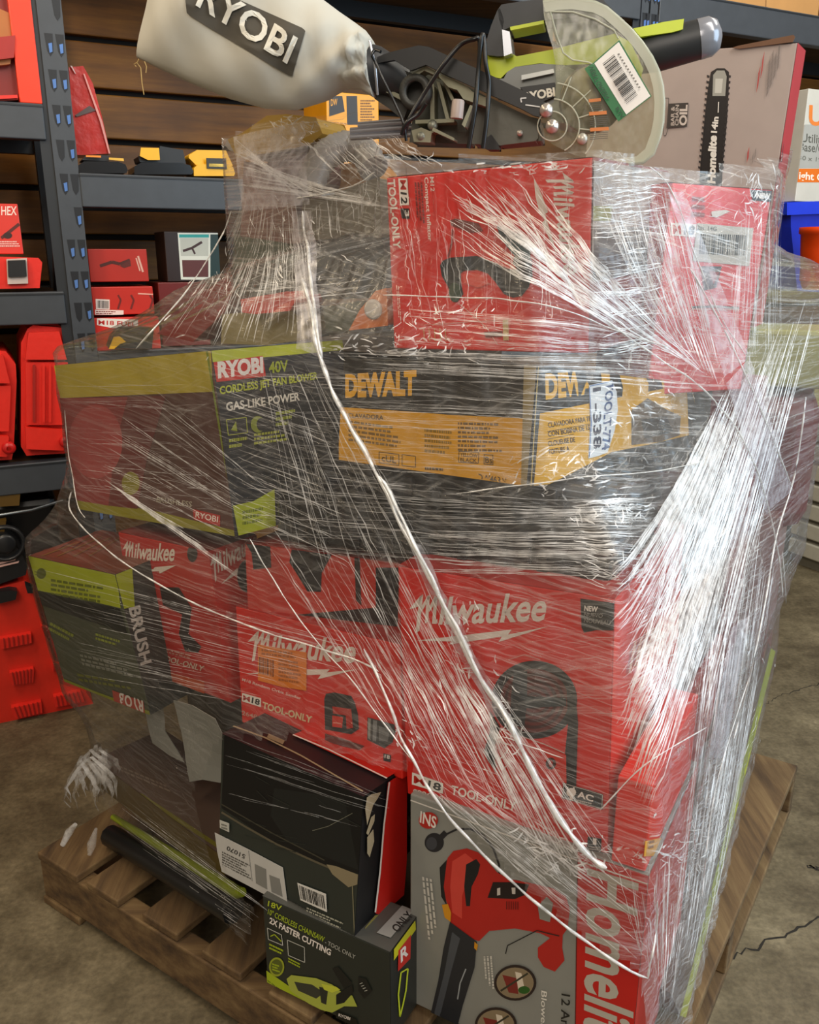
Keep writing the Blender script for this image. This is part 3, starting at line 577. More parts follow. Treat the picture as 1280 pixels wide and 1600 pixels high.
# chainsaw carton
z7 = Z(3.2, 320, 1100)
c = CT('chainsaw_carton', 'dark carton with a lime chainsaw picture reading 2X FASTER CUTTING, bottom front', [-.029, 1.0183, .1399, -.5069, -.0032, .0001, .2383, .0891, .1732], '2b2f29', faces={'R': '2b2c28', 'T': '4a4a46'})
c.poly('F', 'a9bc22', [(290, 1318), (640, 1560), (1000, 1810), (290, 1850)], z7); c.smalltext('F', '6a7a14', (315, 1420), (560, 1600), (315, 1375), 4, z7)
c.text('F', '18V', 'b8c832', (316, 1008), (384, 1034), (320, 982), z7, bold=.01); c.text('F', '10" CORDLESS CHAINSAW', 'a8bc2c', (316, 1048), (596, 1190), (321, 1022), z7, bold=.01); c.text('F', '- TOOL ONLY', 'a8a8a0', (602, 1196), (752, 1274), (606, 1176), z7)
c.text('F', '2X FASTER CUTTING', WH, (324, 1092), (630, 1256), (328, 1064), z7, bold=.03)
for q in ([(315, 1118), (385, 1152), (392, 1205), (320, 1175), (315, 1118)], [(415, 1178), (500, 1215), (502, 1290), (420, 1255), (415, 1178)]): c.line('F', 'c8c8c0', q, 1.0, z7)
c.line('F', 'a9bc22', [(330, 1160), (350, 1150), (385, 1185)], 1.5, z7); c.smalltext('F', 'a9bc22', (325, 1225), (395, 1258), (325, 1190), 2, z7); c.smalltext('F', 'a9bc22', (420, 1290), (498, 1330), (420, 1262), 2, z7)
c.ell('F', '9aa52a', 362, 1312, 38, 48, z7); c.ell('F', '5a6420', 362, 1312, 30, 38, z7); c.smalltext('F', 'a9bc22', (340, 1330), (385, 1345), (340, 1290), 3, z7)
c.poly('F', 'aab448', [(412, 1372), (435, 1352), (560, 1368), (640, 1400), (690, 1440), (740, 1455), (765, 1510), (700, 1508), (640, 1540), (560, 1520), (500, 1480), (430, 1430)], z7)
c.poly('F', '3a3c30', [(450, 1385), (540, 1400), (600, 1440), (560, 1470), (470, 1430)], z7); c.poly('F', '2c2e26', [(575, 1410), (620, 1420), (610, 1500), (585, 1490)], z7); c.poly('F', 'c8d040', [(585, 1395), (660, 1410), (680, 1425), (640, 1440), (600, 1425)], z7)
c.poly('F', '1a1b18', [(660, 1450), (740, 1400), (745, 1440), (700, 1490), (660, 1500)], z7); c.poly('F', '1a1b18', [(640, 1320), (670, 1310), (740, 1390), (700, 1420)], z7); c.poly('F', '1a1b18', [(770, 1360), (810, 1370), (840, 1430), (800, 1470), (770, 1430)], z7)
for k in range(4): c.line('F', 'b0b0a8', [(778 + k * 8, 1395 + k * 12), (792 + k * 8, 1390 + k * 12)], 1.2, z7)
c.poly('F', '15160f', [(660, 1530), (760, 1570), (800, 1700), (660, 1650)], z7); c.text('F', 'RYOBI', WH, (672, 1556), (730, 1576), (674, 1542), z7, bold=.02)
c.poly('R', 'c4c020', [(940, 1190), (1045, 1060), (1050, 1125), (940, 1280)], z7); c.poly('R', 'c42a22', [(962, 1230), (1025, 1150), (1022, 1270), (960, 1335)], z7); c.text('R', 'R', WH, (975, 1290), (1012, 1245), (972, 1230), z7, bold=.03)
c.line('R', 'c8d430', [(970, 1560), (962, 1450), (975, 1340), (1010, 1320), (1000, 1430), (985, 1500), (970, 1560)], 2.2, z7)
c.poly('T', '8a8a86', [(860, 1150), (1042, 955), (1048, 1035), (930, 1175)], z7); c.text('T', 'ONLY', '2a2a28', (965, 1150), (1046, 1062), (930, 1125), z7, bold=.03)
c.done()
# torn black carton
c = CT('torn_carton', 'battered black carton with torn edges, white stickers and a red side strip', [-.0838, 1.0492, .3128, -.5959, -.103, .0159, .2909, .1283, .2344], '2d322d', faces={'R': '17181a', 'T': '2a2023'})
c.poly('F', '0c0d0f', [(100, 125), (795, 455), (795, 855), (600, 800), (340, 690), (85, 520)], z7); c.poly('F', '181b1b', [(350, 420), (700, 470), (770, 830), (420, 690), (330, 560)], z7)
c.line('F', '5a5444', [(85, 540), (200, 610), (360, 700), (560, 790), (700, 850), (795, 880)], 3.2, z7); c.line('F', '3c3a30', [(85, 500), (330, 640), (600, 780)], 2.0, z7)
c.poly('F', '857a60', [(610, 800), (660, 810), (790, 860), (800, 890), (720, 915), (640, 850)], z7); c.line('F', '6a6a5c', [(540, 632), (620, 610), (740, 545)], 1, z7); c.line('F', '8a8468', [(740, 905), (752, 1190)], 1.2, z7)
for k in range(14):
    a = (random.uniform(110, 700), random.uniform(200, 750)); c.line('F', '2c302c', [a, (a[0] + random.uniform(40, 160), a[1] + random.uniform(10, 60))], .7, z7)
c.smalltext('F', 'a8a898', (505, 1060), (690, 1140), (515, 1010), 4, z7)
m = c.sticker('sticker', 'white address sticker with print', 'F', 'b9b8b4', [(55, 640), (225, 725), (395, 815), (420, 1010), (90, 835), (68, 740)], z7)
c.text('F', '51070', '3a3a38', (210, 752), (118, 706), (205, 772), z7, bold=.02, mb=m); c.smalltext('F', '55544f', (92, 805), (245, 880), (92, 730), 6, z7, mb=m)
c.poly('F', '7c7c78', [(255, 795), (312, 822), (318, 925), (262, 895)], z7, mb=m); c.poly('F', '7c7c78', [(328, 850), (380, 870), (395, 960), (340, 935)], z7, mb=m); c.line('F', '8a8a86', [(225, 730), (245, 900)], 1, z7, mb=m)
m = c.sticker('sticker', 'white barcode sticker', 'F', 'd4d2cc', [(470, 890), (612, 945), (617, 1035), (485, 975)], z7); c.barcode('F', (488, 968), (612, 1020), (478, 900), z7, mb=m, n=22)
m = c.sticker('sticker', 'small square white sticker', 'F', 'b8b8b0', [(83, 575), (130, 592), (130, 636), (84, 614)], z7); c.smalltext('F', '77776f', (92, 618), (124, 628), (92, 588), 2, z7, mb=m)
c.poly('R', 'c22018', [(905, 385), (1000, 330), (1000, 1100), (842, 1040)], z7); c.line('R', 'e8e0d8', [(912, 385), (885, 600), (866, 830), (842, 1036)], 2.4, z7); c.poly('T', 'c0281f', [(440, 165), (905, 385), (1000, 330), (600, 100)], z7)
c.line('T', 'e8e0d8', [(440, 165), (620, 240), (912, 385)], 2.0, z7); c.line('T', '9a8a6c', [(110, 110), (300, 180), (480, 270), (790, 450)], 2.2, z7); c.poly('T', '8a7a60', [(320, 160), (400, 195), (390, 215), (310, 180)], z7)
for q in ([(800, 450), (870, 435), (850, 470), (830, 500), (800, 600), (790, 520)], [(820, 560), (838, 545), (836, 580), (805, 650), (795, 640)], [(800, 660), (830, 620), (835, 680), (812, 760), (800, 740)]): c.poly('R', 'a89c80', q, z7)
c.poly('R', '8a8040', [(790, 1110), (840, 1050), (880, 1045), (860, 1090), (790, 1160)], z7)
c.done()
# sander carton
z1 = Z(3.556, 340, 780)
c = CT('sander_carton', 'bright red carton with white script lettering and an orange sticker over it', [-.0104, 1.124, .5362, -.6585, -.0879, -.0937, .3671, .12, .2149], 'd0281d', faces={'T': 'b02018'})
c.logo('F', 'e0cfc4', (172, 862), (762, 908), (185, 735), z1, [(158, 968), (480, 945), (625, 945), (608, 962), (775, 945), (558, 1000), (575, 974), (440, 978)])
c.text('F', 'M18 Random Orbit Sander', 'e8c8c0', (137, 1008), (465, 1114), (139, 993), z1, bold=.01); c.m_badge('F', [(137, 1122), (243, 1155), (243, 1105), (138, 1075)], '18', z1)
c.text('F', 'TOOL-ONLY', 'd8c098', (250, 1160), (525, 1244), (254, 1124), z1, bold=.03); c.text('F', '2648-20', 'c89888', (137, 1196), (280, 1240), (139, 1172), z1)
c.poly('F', '2c2a2a', [(595, 1110), (605, 1080), (650, 1072), (745, 1092), (765, 1130), (782, 1190), (788, 1275), (745, 1305), (640, 1285), (600, 1280)], z1); c.poly('F', 'b02a22', [(640, 1150), (745, 1165), (755, 1270), (720, 1275), (715, 1200), (645, 1190)], z1); c.poly('F', 'c8352a', [(640, 1200), (700, 1210), (695, 1270), (640, 1262)], z1)
c.line('F', 'e09080', [(645, 1240), (690, 1245)], 1.5, z1); c.poly('F', '5a2622', [(600, 1300), (700, 1330), (820, 1370), (790, 1392), (690, 1370), (600, 1340)], z1)
c.poly('F', '3c3c3c', [(836, 1210), (985, 1250), (992, 1290), (975, 1350), (930, 1382), (835, 1335)], z1); c.poly('F', '8a8c88', [(840, 1215), (855, 1218), (852, 1335), (838, 1325)], z1); c.poly('F', '77797a', [(868, 1225), (890, 1230), (885, 1345), (865, 1340)], z1); c.poly('F', '6a6c6c', [(900, 1260), (960, 1275), (950, 1345), (900, 1340)], z1)
c.line('F', 'd0901c', [(620, 1390), (700, 1425), (800, 1452)], 3.5, z1); c.poly('F', '1c1c20', [(925, 1410), (968, 1420), (965, 1460), (925, 1450)], z1); c.text('F', '18', WH, (932, 1436), (960, 1442), (933, 1416), z1); c.smalltext('F', 'e8b8a8', (880, 1480), (960, 1510), (880, 1465), 1, z1)
m = c.sticker('sticker', 'orange price sticker with a barcode', 'F', 'e07a18', [(230, 806), (500, 850), (498, 1062), (360, 1040), (230, 1005)], z1)
c.barcode('F', (236, 965), (318, 985), (236, 872), z1, mb=m, n=10, c='7a3a10'); c.smalltext('F', 'a85a10', (345, 1010), (485, 1030), (345, 880), 6, z1, mb=m); c.smalltext('F', 'a85a10', (250, 865), (480, 890), (250, 825), 2, z1, mb=m)
c.done()
# red and black carton above it
c = CT('tool_carton', 'red carton with large black zigzag shapes above the sander carton', [-.0148, 1.2326, .705, -.4308, -.0593, -.0282, .2909, .2, .1386], 'bc3428')
c.poly('F', '1c1a1c', [(420, 230), (700, 210), (640, 300), (580, 410), (575, 515), (500, 512), (450, 430), (400, 350)], z1); c.poly('F', '1c1a1c', [(120, 180), (290, 200), (300, 380), (200, 390), (190, 300)], z1); c.poly('F', '1c1a1c', [(880, 380), (1010, 380), (1000, 760), (880, 640)], z1)
c.poly('F', '2a2020', [(760, 300), (790, 300), (800, 590), (770, 560)], z1); c.poly('F', '2a2626', [(450, 640), (900, 600), (1000, 800), (600, 720)], z1); c.done()
# lower left green carton
z9 = Z(2, 0, 800)
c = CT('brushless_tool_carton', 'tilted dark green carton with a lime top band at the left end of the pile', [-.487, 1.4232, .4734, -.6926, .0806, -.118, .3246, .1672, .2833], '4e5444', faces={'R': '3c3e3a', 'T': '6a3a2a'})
c.poly('F', 'b2be2c', [(70, 120), (180, 150), (365, 188), (378, 300), (240, 268), (105, 242)], z9); c.ell('F', '5c661c', 130, 192, 15, 17, z9); c.text('F', 'HP', '77832a', (90, 200), (118, 206), (90, 180), z9)
c.smalltext('F', '6c7820', (160, 262), (350, 292), (160, 205), 4, z9); c.smalltext('F', '8c982c', (150, 370), (225, 410), (160, 340), 2, z9); c.smalltext('F', '98a43a', (300, 400), (400, 430), (300, 375), 2, z9); c.smalltext('F', '8a8c80', (260, 480), (430, 520), (250, 440), 3, z9); c.smalltext('F', '70752e', (250, 530), (430, 560), (240, 500), 2, z9)
c.poly('F', '8a9020', [(200, 520), (300, 560), (470, 622), (470, 640), (300, 580), (205, 540)], z9); c.poly('F', 'b4463a', [(352, 556), (450, 592), (456, 636), (360, 604)], z9); c.text('F', 'RYOBI', WH, (448, 590), (368, 562), (450, 625), z9, bold=.03)
c.poly('F', '1e2120', [(110, 245), (375, 302), (400, 380), (130, 290)], z9); c.line('F', '6a6c62', [(270, 330), (330, 350), (400, 400)], .8, z9)
c.poly('R', 'a4b026', [(360, 186), (412, 176), (420, 295), (372, 305)], z9); c.text('R', 'BRUSH', 'c0beb4', (402, 300), (440, 480), (436, 290), z9, bold=.03)
for k in range(4): c.line('T', '6e3424', [(90 + k * 45, 125 - k * 4), (260 + k * 30, 60 - k * 10)], 2, z9); c.line('T', '7c6a30', [(130 + k * 50, 140), (290 + k * 30, 80)], 1, z9)
c.done()
# middle left red carton
c = CT('drill_carton', 'dark red carton showing white script lettering on two sides beside the green carton', [-.3221, 1.3641, .5316, -.6762, .0247, -.0769, .273, .108, .2867], 'b02820', faces={'R': 'b42a22', 'T': '74201c'})
c.logo('F', 'd8ccc0', (385, 148), (545, 152), (388, 92), z9, [(410, 192), (480, 178), (485, 172), (552, 166), (500, 192), (497, 184)])
c.poly('F', '2a1c1c', [(500, 235), (560, 235), (600, 300), (590, 380), (630, 420), (620, 440), (580, 435), (560, 380), (570, 320), (510, 290)], z9); c.ell('F', '2a2224', 602, 130, 16, 26, z9); c.text('F', 'TOOL-ONLY', 'c8b0a0', (500, 460), (635, 498), (505, 444), z9, bold=.02)
c.poly('F', 'b84a22', [(430, 470), (640, 530), (640, 600), (440, 500)], z9); c.smalltext('F', 'b88878', (480, 430), (640, 470), (480, 415), 2, z9)
c.logo('R', 'd8ccc0', (662, 205), (820, 100), (655, 140), z9, [(690, 225), (740, 175), (745, 180), (790, 135), (745, 200), (735, 196)]); c.ell('R', '2a1c1c', 770, 200, 30, 50, z9)
c.done()
# jet fan blower carton
zj = Z(2, 0, 400)
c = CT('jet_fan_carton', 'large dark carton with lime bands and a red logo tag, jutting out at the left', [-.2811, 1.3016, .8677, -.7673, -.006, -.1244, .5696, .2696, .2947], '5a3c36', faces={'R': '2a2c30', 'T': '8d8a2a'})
c.poly('F', 'b8a83c', [(80, 560), (330, 540), (333, 612), (95, 622)]); c.poly('F', '8e8a24', [(115, 775), (250, 800), (380, 832), (380, 850), (115, 812)])
c.poly('F', '8e3838', [(92, 622), (200, 620), (180, 700), (170, 790), (110, 780)]); c.poly('F', '6c3230', [(200, 620), (260, 618), (230, 720), (215, 795), (170, 790), (180, 700)]); c.ell('F', 'a84848', 150, 690, 42, 58); c.ell('F', '8a8428', 205, 755, 14, 18)  # maroon patches and ellipse paint a reddish reflection into the front print
c.text('F', 'BRUSHLESS', 'a8a090', (245, 784), (300, 792), (246, 776), bold=.02); c.poly('F', 'b0302a', [(302, 795), (345, 805), (345, 822), (304, 812)]); c.text('F', 'RYOBI', WH, (306, 808), (341, 816), (307, 799))
c.line('F', '7a8a1a', [(324, 548), (371, 833)], 3)
c.poly('R', 'b4bc2c', [(320, 545), (545, 525), (545, 546), (330, 566)]); c.poly('R', 'c42a22', [(333, 566), (410, 556), (415, 588), (338, 597)]); c.text('R', 'RYOBI', WH, (340, 590), (411, 581), (339, 566), bold=.05)
c.text('R', '40V', '97a32a', (420, 583), (450, 579), (419, 566), bold=.03); c.text('R', 'CORDLESS JET FAN BLOWER', 'b4be34', (343, 616), (496, 592), (342, 604), bold=.03); c.text('R', 'GAS-LIKE POWER', 'dcd8cc', (353, 642), (468, 625), (352, 629), bold=.03)
for q in ([(353, 656), (384, 652), (386, 676), (356, 680), (353, 656)], ): c.line('R', 'a8b040', q, 1.2)
c.poly('R', '9aa63a', [(360, 672), (368, 658), (370, 674)]); c.ell('R', '8a963a', 402, 663, 11, 13); c.ell('R', '23252a', 407, 663, 7, 10); c.smalltext('R', '9aa63a', (430, 668), (460, 663), (430, 642), 3); c.smalltext('R', 'a8b040', (357, 702), (390, 697), (357, 684), 2); c.smalltext('R', 'a8b040', (396, 696), (456, 688), (396, 676), 3)
c.poly('R', 'aebc28', [(363, 790), (395, 783), (428, 764), (430, 822), (400, 830), (372, 838)]); c.smalltext('R', '6a7a18', (378, 822), (420, 814), (378, 796), 3)
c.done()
# roofing nailer carton
zd = Z(2, 640, 400)
c = CT('nailer_carton', 'crumpled black and yellow carton with a white code sticker in the middle of the pile', S9([.163, 1.1405, .9945, -.6625, -.1538, -.0388, .355, .7217, .1652]), '1d1c1b', faces={'T': '4a4436'})
c.poly('F', 'd49a18', [(530, 636), (640, 643), (700, 648), (824, 654), (818, 775), (530, 720)]); c.text('F', 'DEWALT', 'd8a020', (540, 619), (651, 615), (540, 586), bold=.06)
c.smalltext('F', '7a5a14', (545, 690), (632, 702), (545, 655), 5); c.smalltext('F', '6a4c10', (716, 706), (790, 708), (716, 658), 7); c.smalltext('F', '8a6a18', (664, 708), (708, 712), (664, 668), 5)
for q in ([(593, 706), (624, 710), (624, 727), (593, 723), (593, 706)], [(629, 710), (650, 713), (650, 730), (629, 727), (629, 710)], [(718, 705), (749, 707), (748, 724), (717, 722), (718, 705)], [(757, 710), (771, 711), (771, 726), (757, 725), (757, 710)]): c.line('F', '4a3408', q, 1.1)
c.text('F', 'cUL', '4a3408', (597, 720), (620, 724), (597, 710)); c.text('F', 'YELLOW', '4a3408', (720, 713), (747, 715), (720, 707)); c.text('F', 'BLACK', '4a3408', (720, 721), (746, 723), (720, 715)); c.text('F', 'Bs', '4a3408', (759, 723), (770, 724), (759, 713))
c.text('F', 'DW46RN', '4a3408', (748, 750), (792, 757), (748, 740), bold=.02); c.text('F', 'CLAVADORA', '3a2a0a', (545, 652), (600, 656), (545, 645)); c.smalltext('F', '4a3408', (665, 735), (710, 738), (665, 728), 1)
c.poly('F', '8a7a50', [(820, 560), (840, 560), (826, 768), (815, 766)]); c.poly('R', '1a1812', [(838, 560), (849, 560), (838, 768), (825, 768)]); c.line('R', 'b89a50', [(840, 566), (828, 764)], 1.6)
c.poly('R', 'd09a1c', [(842, 646), (900, 634), (960, 622), (1072, 600), (1075, 680), (1010, 695), (955, 706), (880, 745), (832, 768)])
c.text('R', 'DEWALT', 'd8a01c', (851, 622), (948, 610), (850, 585), bold=.05); c.poly('R', 'cf981c', [(935, 566), (950, 566), (952, 600), (940, 602)]); c.poly('R', 'c8941c', [(965, 580), (985, 570), (1002, 575), (1012, 600), (1010, 622), (970, 625), (972, 605)]); c.poly('R', 'c8941c', [(1030, 590), (1050, 592), (1066, 630), (1070, 670), (1050, 660), (1040, 625)])
c.text('R', 'CLAVADORA PARA TECHO', '3a2608', (855, 668), (935, 655), (854, 660), bold=.02); c.text('R', 'CON BOBINA DE 15', '3a2608', (855, 682), (920, 671), (854, 674), bold=.02); c.text('R', 'CLOUEUSE DE', '3a2608', (855, 697), (897, 690), (854, 689), bold=.02); c.text('R', 'TOITURE A', '3a2608', (855, 710), (888, 704), (854, 702), bold=.02)
c.line('R', '5a4010', [(853, 686), (895, 678)], .8); c.line('R', '5a4010', [(853, 674), (920, 662)], .8)
c.poly('R', '5a4a38', [(985, 640), (1010, 622), (1040, 640), (1062, 650), (1060, 680), (1030, 690), (985, 695)]); c.poly('R', '2c2620', [(1000, 655), (1040, 650), (1050, 675), (1005, 685)])
m = c.sticker('sticker', 'white sticker with a handwritten-style code', 'R', 'd8dce0', [(918, 602), (954, 594), (961, 612), (963, 640), (958, 672), (947, 706), (933, 712), (917, 716), (920, 660)])
c.text('R', 'TOOLT-774', '2a4a7c', (944, 598), (938, 704), (956, 596), bold=.03, mb=m); c.text('R', '1 -338', '22304a', (924, 606), (925, 702), (936, 604), bold=.03, mb=m); c.line('R', '3a70b0', [(919, 603), (953, 596)], 1.4, mb=m); c.line('R', '3a70b0', [(918, 605), (921, 660), (918, 714)], 1.2, mb=m)
c.done()
# black equipment cases under it
m = MB(); p = S9([.2828, 1.1197, .8504, -.5468, -.0957, -.0592, .6098, .2456, .0807])
def hardcase(name, label, p, color, ribs=True):
    M = Matrix.Translation(Vector(p[:3])) @ rot(*p[3:6]).to_4x4(); mb = MB(); w, d, h = p[6:9]; mm = mat(color, .32, 0, .2, 40, .2)
    mb.box((-w, 0, 0), (0, d, h * .46), mm, None, .008); mb.box((-w, 0, h * .5), (0, d, h), mm, None, .008); mb.box((-w + .006, .006, h * .4), (-.006, d - .006, h * .6), mat('08080a', .4), None)
    for k in range(9): mb.box((-w + .03 + k * (w - .07) / 8, -.004, h * .08), (-w + .045 + k * (w - .07) / 8, .01, h * .42), mm, None, .002)
    for i in np.linspace(0, 1, 7):
        for j in (0, 1):
            for k in (0, 1):
                for l in ((-w * i, d * j, h * k), (-w * j, d * i, h * k)): PILE.append(M @ Vector(l))
    o = tag(mb.build(name, None, M), label, 'case')
    for k in (.25, .75):
        q = MB(); q.box((-w * k - .03, -.008, h * .25), (-w * k + .03, .004, h * .8), mat('2a2b2e', .3), None, .003); q2 = q.build('latch'); q2.parent = o
    return o
hardcase('tool_case', 'flat black plastic tool case lying across the top of the red fan carton', p, '121316')
hardcase('tool_case', 'thin black plastic tray squeezed between the yellow carton and the black tool case', S9([.300, 1.17, .936, -.5468, -.12, -.05, .50, .24, .045]), '26262a')
# inflator carton
z6 = Z(3.556, 580, 240)
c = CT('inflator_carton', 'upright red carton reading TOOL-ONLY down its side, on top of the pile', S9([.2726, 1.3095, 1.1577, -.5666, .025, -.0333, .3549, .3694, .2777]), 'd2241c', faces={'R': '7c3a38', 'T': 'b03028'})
c.logo('F', 'd6ccc2', (1000, 118), (1075, 668), (1118, 112), z6, [(905, 135), (950, 230), (985, 325), (968, 335), (1036, 565), (975, 440), (950, 385), (965, 370), (935, 320), (915, 240)])
c.text('F', 'TOOL-ONLY', WH, (94, 145), (128, 530), (133, 142), z6, bold=.03); c.m_badge('F', [(152, 138), (162, 288), (213, 286), (204, 138)], '12', z6); c.text('F', 'Compact Inflator', 'e8d8d0', (298, 132), (320, 488), (319, 130), z6, bold=.02); c.text('F', 'M12', 'e8d8d0', (328, 130), (334, 210), (350, 130), z6, bold=.01)
c.poly('F', '2a2426', [(165, 305), (212, 305), (216, 362), (172, 360)], z6); c.text('F', '3', WH, (190, 315), (192, 350), (212, 315), z6)
c.smalltext('F', 'e8c0b8', (140, 735), (160, 1010), (158, 735), 2, z6); c.smalltext('F', '7a1814', (240, 160), (255, 400), (290, 160), 3, z6)
c.poly('F', '24262a', [(385, 620), (400, 595), (440, 578), (590, 568), (680, 600), (760, 640), (860, 650), (895, 680), (880, 740), (840, 790), (790, 800), (740, 780), (690, 710), (650, 665), (590, 645), (520, 650), (500, 665), (502, 720), (515, 780), (480, 825), (445, 800), (430, 740), (395, 680)], z6)
c.poly('F', '4a6468', [(700, 400), (760, 415), (830, 450), (890, 530), (885, 600), (800, 570), (720, 470)], z6); c.poly('F', '26282c', [(800, 560), (895, 590), (900, 700), (840, 680), (790, 610)], z6); c.poly('F', '6a2420', [(440, 372), (470, 360), (600, 388), (625, 430), (560, 440), (450, 400)], z6); c.ell('F', '3c4a3c', 468, 770, 34, 55, z6)
c.line('F', '7a1c18', [(430, 575), (450, 500), (455, 420)], 2.5, z6); c.poly('F', 'd84a3c', [(510, 670), (560, 660), (640, 680), (660, 720), (600, 745), (520, 720)], z6)
c.line('F', 'd8988c', [(300, 950), (770, 920), (765, 1040)], .9, z6); c.line('F', 'd8a090', [(488, 830), (560, 890), (640, 960), (705, 1060)], 1.0, z6)
for k in range(5): c.line('F', 'b89050', [(295 + k * 30, 970), (300 + k * 30, 1040)], 1.2, z6)
c.poly('F', 'b89a68', [(735, 925), (765, 922), (768, 1035), (738, 1038)], z6); c.poly('F', '6a2822', [(630, 990), (735, 985), (730, 1015), (640, 1020)], z6)
c.poly('R', '9a8f88', [(918, 250), (1045, 270), (1045, 380), (915, 420)]); c.poly('R', '8c8a48', [(925, 322), (955, 322), (952, 345), (925, 345)]); c.poly('R', '4a4644', [(925, 355), (1030, 355), (1030, 420), (925, 440)])
c.done()
# barcoded red carton
zn = Z(4.2107, 1000, 240)
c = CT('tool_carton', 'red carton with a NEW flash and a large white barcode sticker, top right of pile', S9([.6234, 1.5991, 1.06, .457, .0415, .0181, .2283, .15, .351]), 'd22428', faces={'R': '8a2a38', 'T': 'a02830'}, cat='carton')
c.poly('F', '262628', [(725, 238), (866, 244), (866, 318), (740, 310)], zn); c.text('F', 'NEW', WH, (765, 292), (856, 298), (767, 258), zn, bold=.05); c.poly('F', 'e8dcd4', [(200, 455), (370, 465), (365, 550), (205, 538)], zn); c.text('F', '18', '16161a', (285, 530), (358, 534), (287, 472), zn, bold=.05, shear=.15); c.text('F', 'M', 'c02a24', (212, 526), (268, 530), (213, 468), zn, bold=.04)
m = c.sticker('sticker', 'white barcode sticker', 'F', 'b9b4a8', [(375, 458), (745, 490), (715, 740), (345, 705)], zn); c.barcode('F', (385, 660), (690, 672), (395, 525), zn, mb=m, n=30); c.text('F', '2in. 14G', '2a2a28', (372, 500), (500, 508), (374, 472), zn, mb=m)
c.poly('F', '3a3234', [(400, 740), (535, 742), (500, 880), (420, 900)], zn); c.poly('F', '8a2420', [(450, 770), (520, 780), (480, 860)], zn); c.line('F', '2a2020', [(340, 1010), (480, 1005), (650, 1015)], 3.5, zn); c.line('F', 'd8b8a8', [(340, 1022), (650, 1028)], 1, zn)
c.poly('F', 'c8bcb0', [(465, 380), (560, 370), (590, 380), (500, 420), (470, 412)], zn); c.smalltext('F', '7a1c20', (340, 420), (450, 430), (340, 270), 3, zn); c.done()
# beige chainsaw carton
zw = Z(4.267, 980, 0)
c = CT('chainsaw_carton', 'tall beige carton with a black saw bar picture leaning behind the saw', [.7515, 1.898, 1.15, -.563, .0286, .0455, .4212, .0967, .553], 'a89a94', faces={'R': 'a82e38', 'T': '5a3a2c'})
c.poly('F', '1c1a1c', [(540, 590), (560, 480), (600, 455), (650, 455), (680, 480), (678, 600), (668, 800), (640, 1085), (630, 1300), (480, 1300), (490, 1085), (520, 760)], zw); c.poly('F', '9a9a92', [(575, 500), (600, 470), (650, 470), (665, 510), (655, 640), (570, 640)], zw); c.poly('F', 'c0c0b8', [(590, 525), (640, 525), (630, 620), (585, 620)], zw)
for k in range(17):
    y = 500 + k * 38; x = 545 - k * 3.6; c.poly('F', '2a2628', [(x - 12, y), (x + 6, y + 4), (x + 4, y + 20), (x - 10, y + 16)], zw); x = 682 - k * 2.9; c.poly('F', '2a2628', [(x - 4, y), (x + 12, y + 4), (x + 8, y + 20), (x - 6, y + 16)], zw)
c.text('F', 'Homelite', 'e0dcd4', (588, 1225), (598, 905), (538, 1218), zw, bold=.05); c.text('F', '14in', 'e0dcd4', (600, 888), (612, 780), (562, 885), zw, bold=.04); c.line('F', 'e0dcd4', [(610, 752), (613, 680)], 1.5, zw)
c.poly('F', '3a3432', [(278, 692), (412, 686), (402, 845), (265, 855)], zw); c.text('F', 'OIL', 'c8bcb4', (398, 838), (404, 700), (350, 838), zw, bold=.04); c.text('F', 'CHAIN', 'b8aca4', (345, 838), (349, 700), (322, 838), zw, bold=.02); c.text('F', 'BAR &', 'b8aca4', (318, 838), (320, 710), (294, 838), zw, bold=.02); c.line('F', '4a4442', [(245, 900), (255, 655), (280, 655), (272, 870), (262, 905), (245, 905)], 1, zw)
c.smalltext('F', 'b03030', (858, 640), (880, 440), (912, 450), 2, zw) ; c.smalltext('F', '7a706c', (925, 660), (940, 430), (1020, 430), 4, zw); c.smalltext('F', 'b03030', (795, 1100), (800, 1030), (820, 1030), 1, zw); c.smalltext('F', '8a807c', (830, 1105), (835, 1030), (865, 1030), 2, zw)
c.line('R', '2a2a30', [(1055, 680), (1018, 1080)], 2, zw); white = c.done()
m = MB()
# open flap on its top
q = [(700, 318), (740, 305), (1110, 232), (1120, 245), (1105, 280), (750, 325)]
P = Vector((.55, 2.0, 0)); n_ = Vector((math.sin(-.563), -math.cos(-.563), 0)); m.prism([on_plane(*zw(*a), P, n_) for a in q], -n_ * .003, mat('6a4a34', .7)); k = m.build('torn_flap'); k.parent = white; k.matrix_parent_inverse = c.Mi; k['label'] = 'torn brown flap'
# flat green-edged carton low on the left and the leaning one on the right
zl = Z(3.478, 60, 1020)
c = CT('hedge_trimmer_carton', 'long flat brown carton with lime stripes lying low at the left of the pile', [-.322, 1.24, .240, math.radians(-42.3), 0, 0, .446, .16, .062], '4a3a2c', faces={'T': '56453c', 'F': '5a4a28'})
c.poly('T', '6a6420', [(525, 770), (560, 765), (1010, 1060), (1000, 1080)], zl); c.smalltext('T', '77685c', (430, 640), (760, 780), (420, 600), 2, zl); c.line('T', '6a5a54', [(720, 735), (780, 760), (830, 850), (760, 860)], 1.4, zl); c.done()
m = MB(); P0, P1 = at_y(176, 1270, 1.50), at_y(372, 1390, 1.20)
d_ = (P1 - P0); u_ = Vector((0, 0, 1)); s_ = d_.cross(u_).normalized()
m.tube([P0 - Vector((0, 0, .01)), P0.lerp(P1, .5) - Vector((0, 0, .01)), P1 - Vector((0, 0, .006)), P1 + d_.normalized() * .012], [.006, .009, .011, .008], mat('7c8a18', .4), 12)
t = tag(m.build('trimmer_guard'), 'lime green plastic blade guard sticking out beneath the long brown carton', 'tool guard')
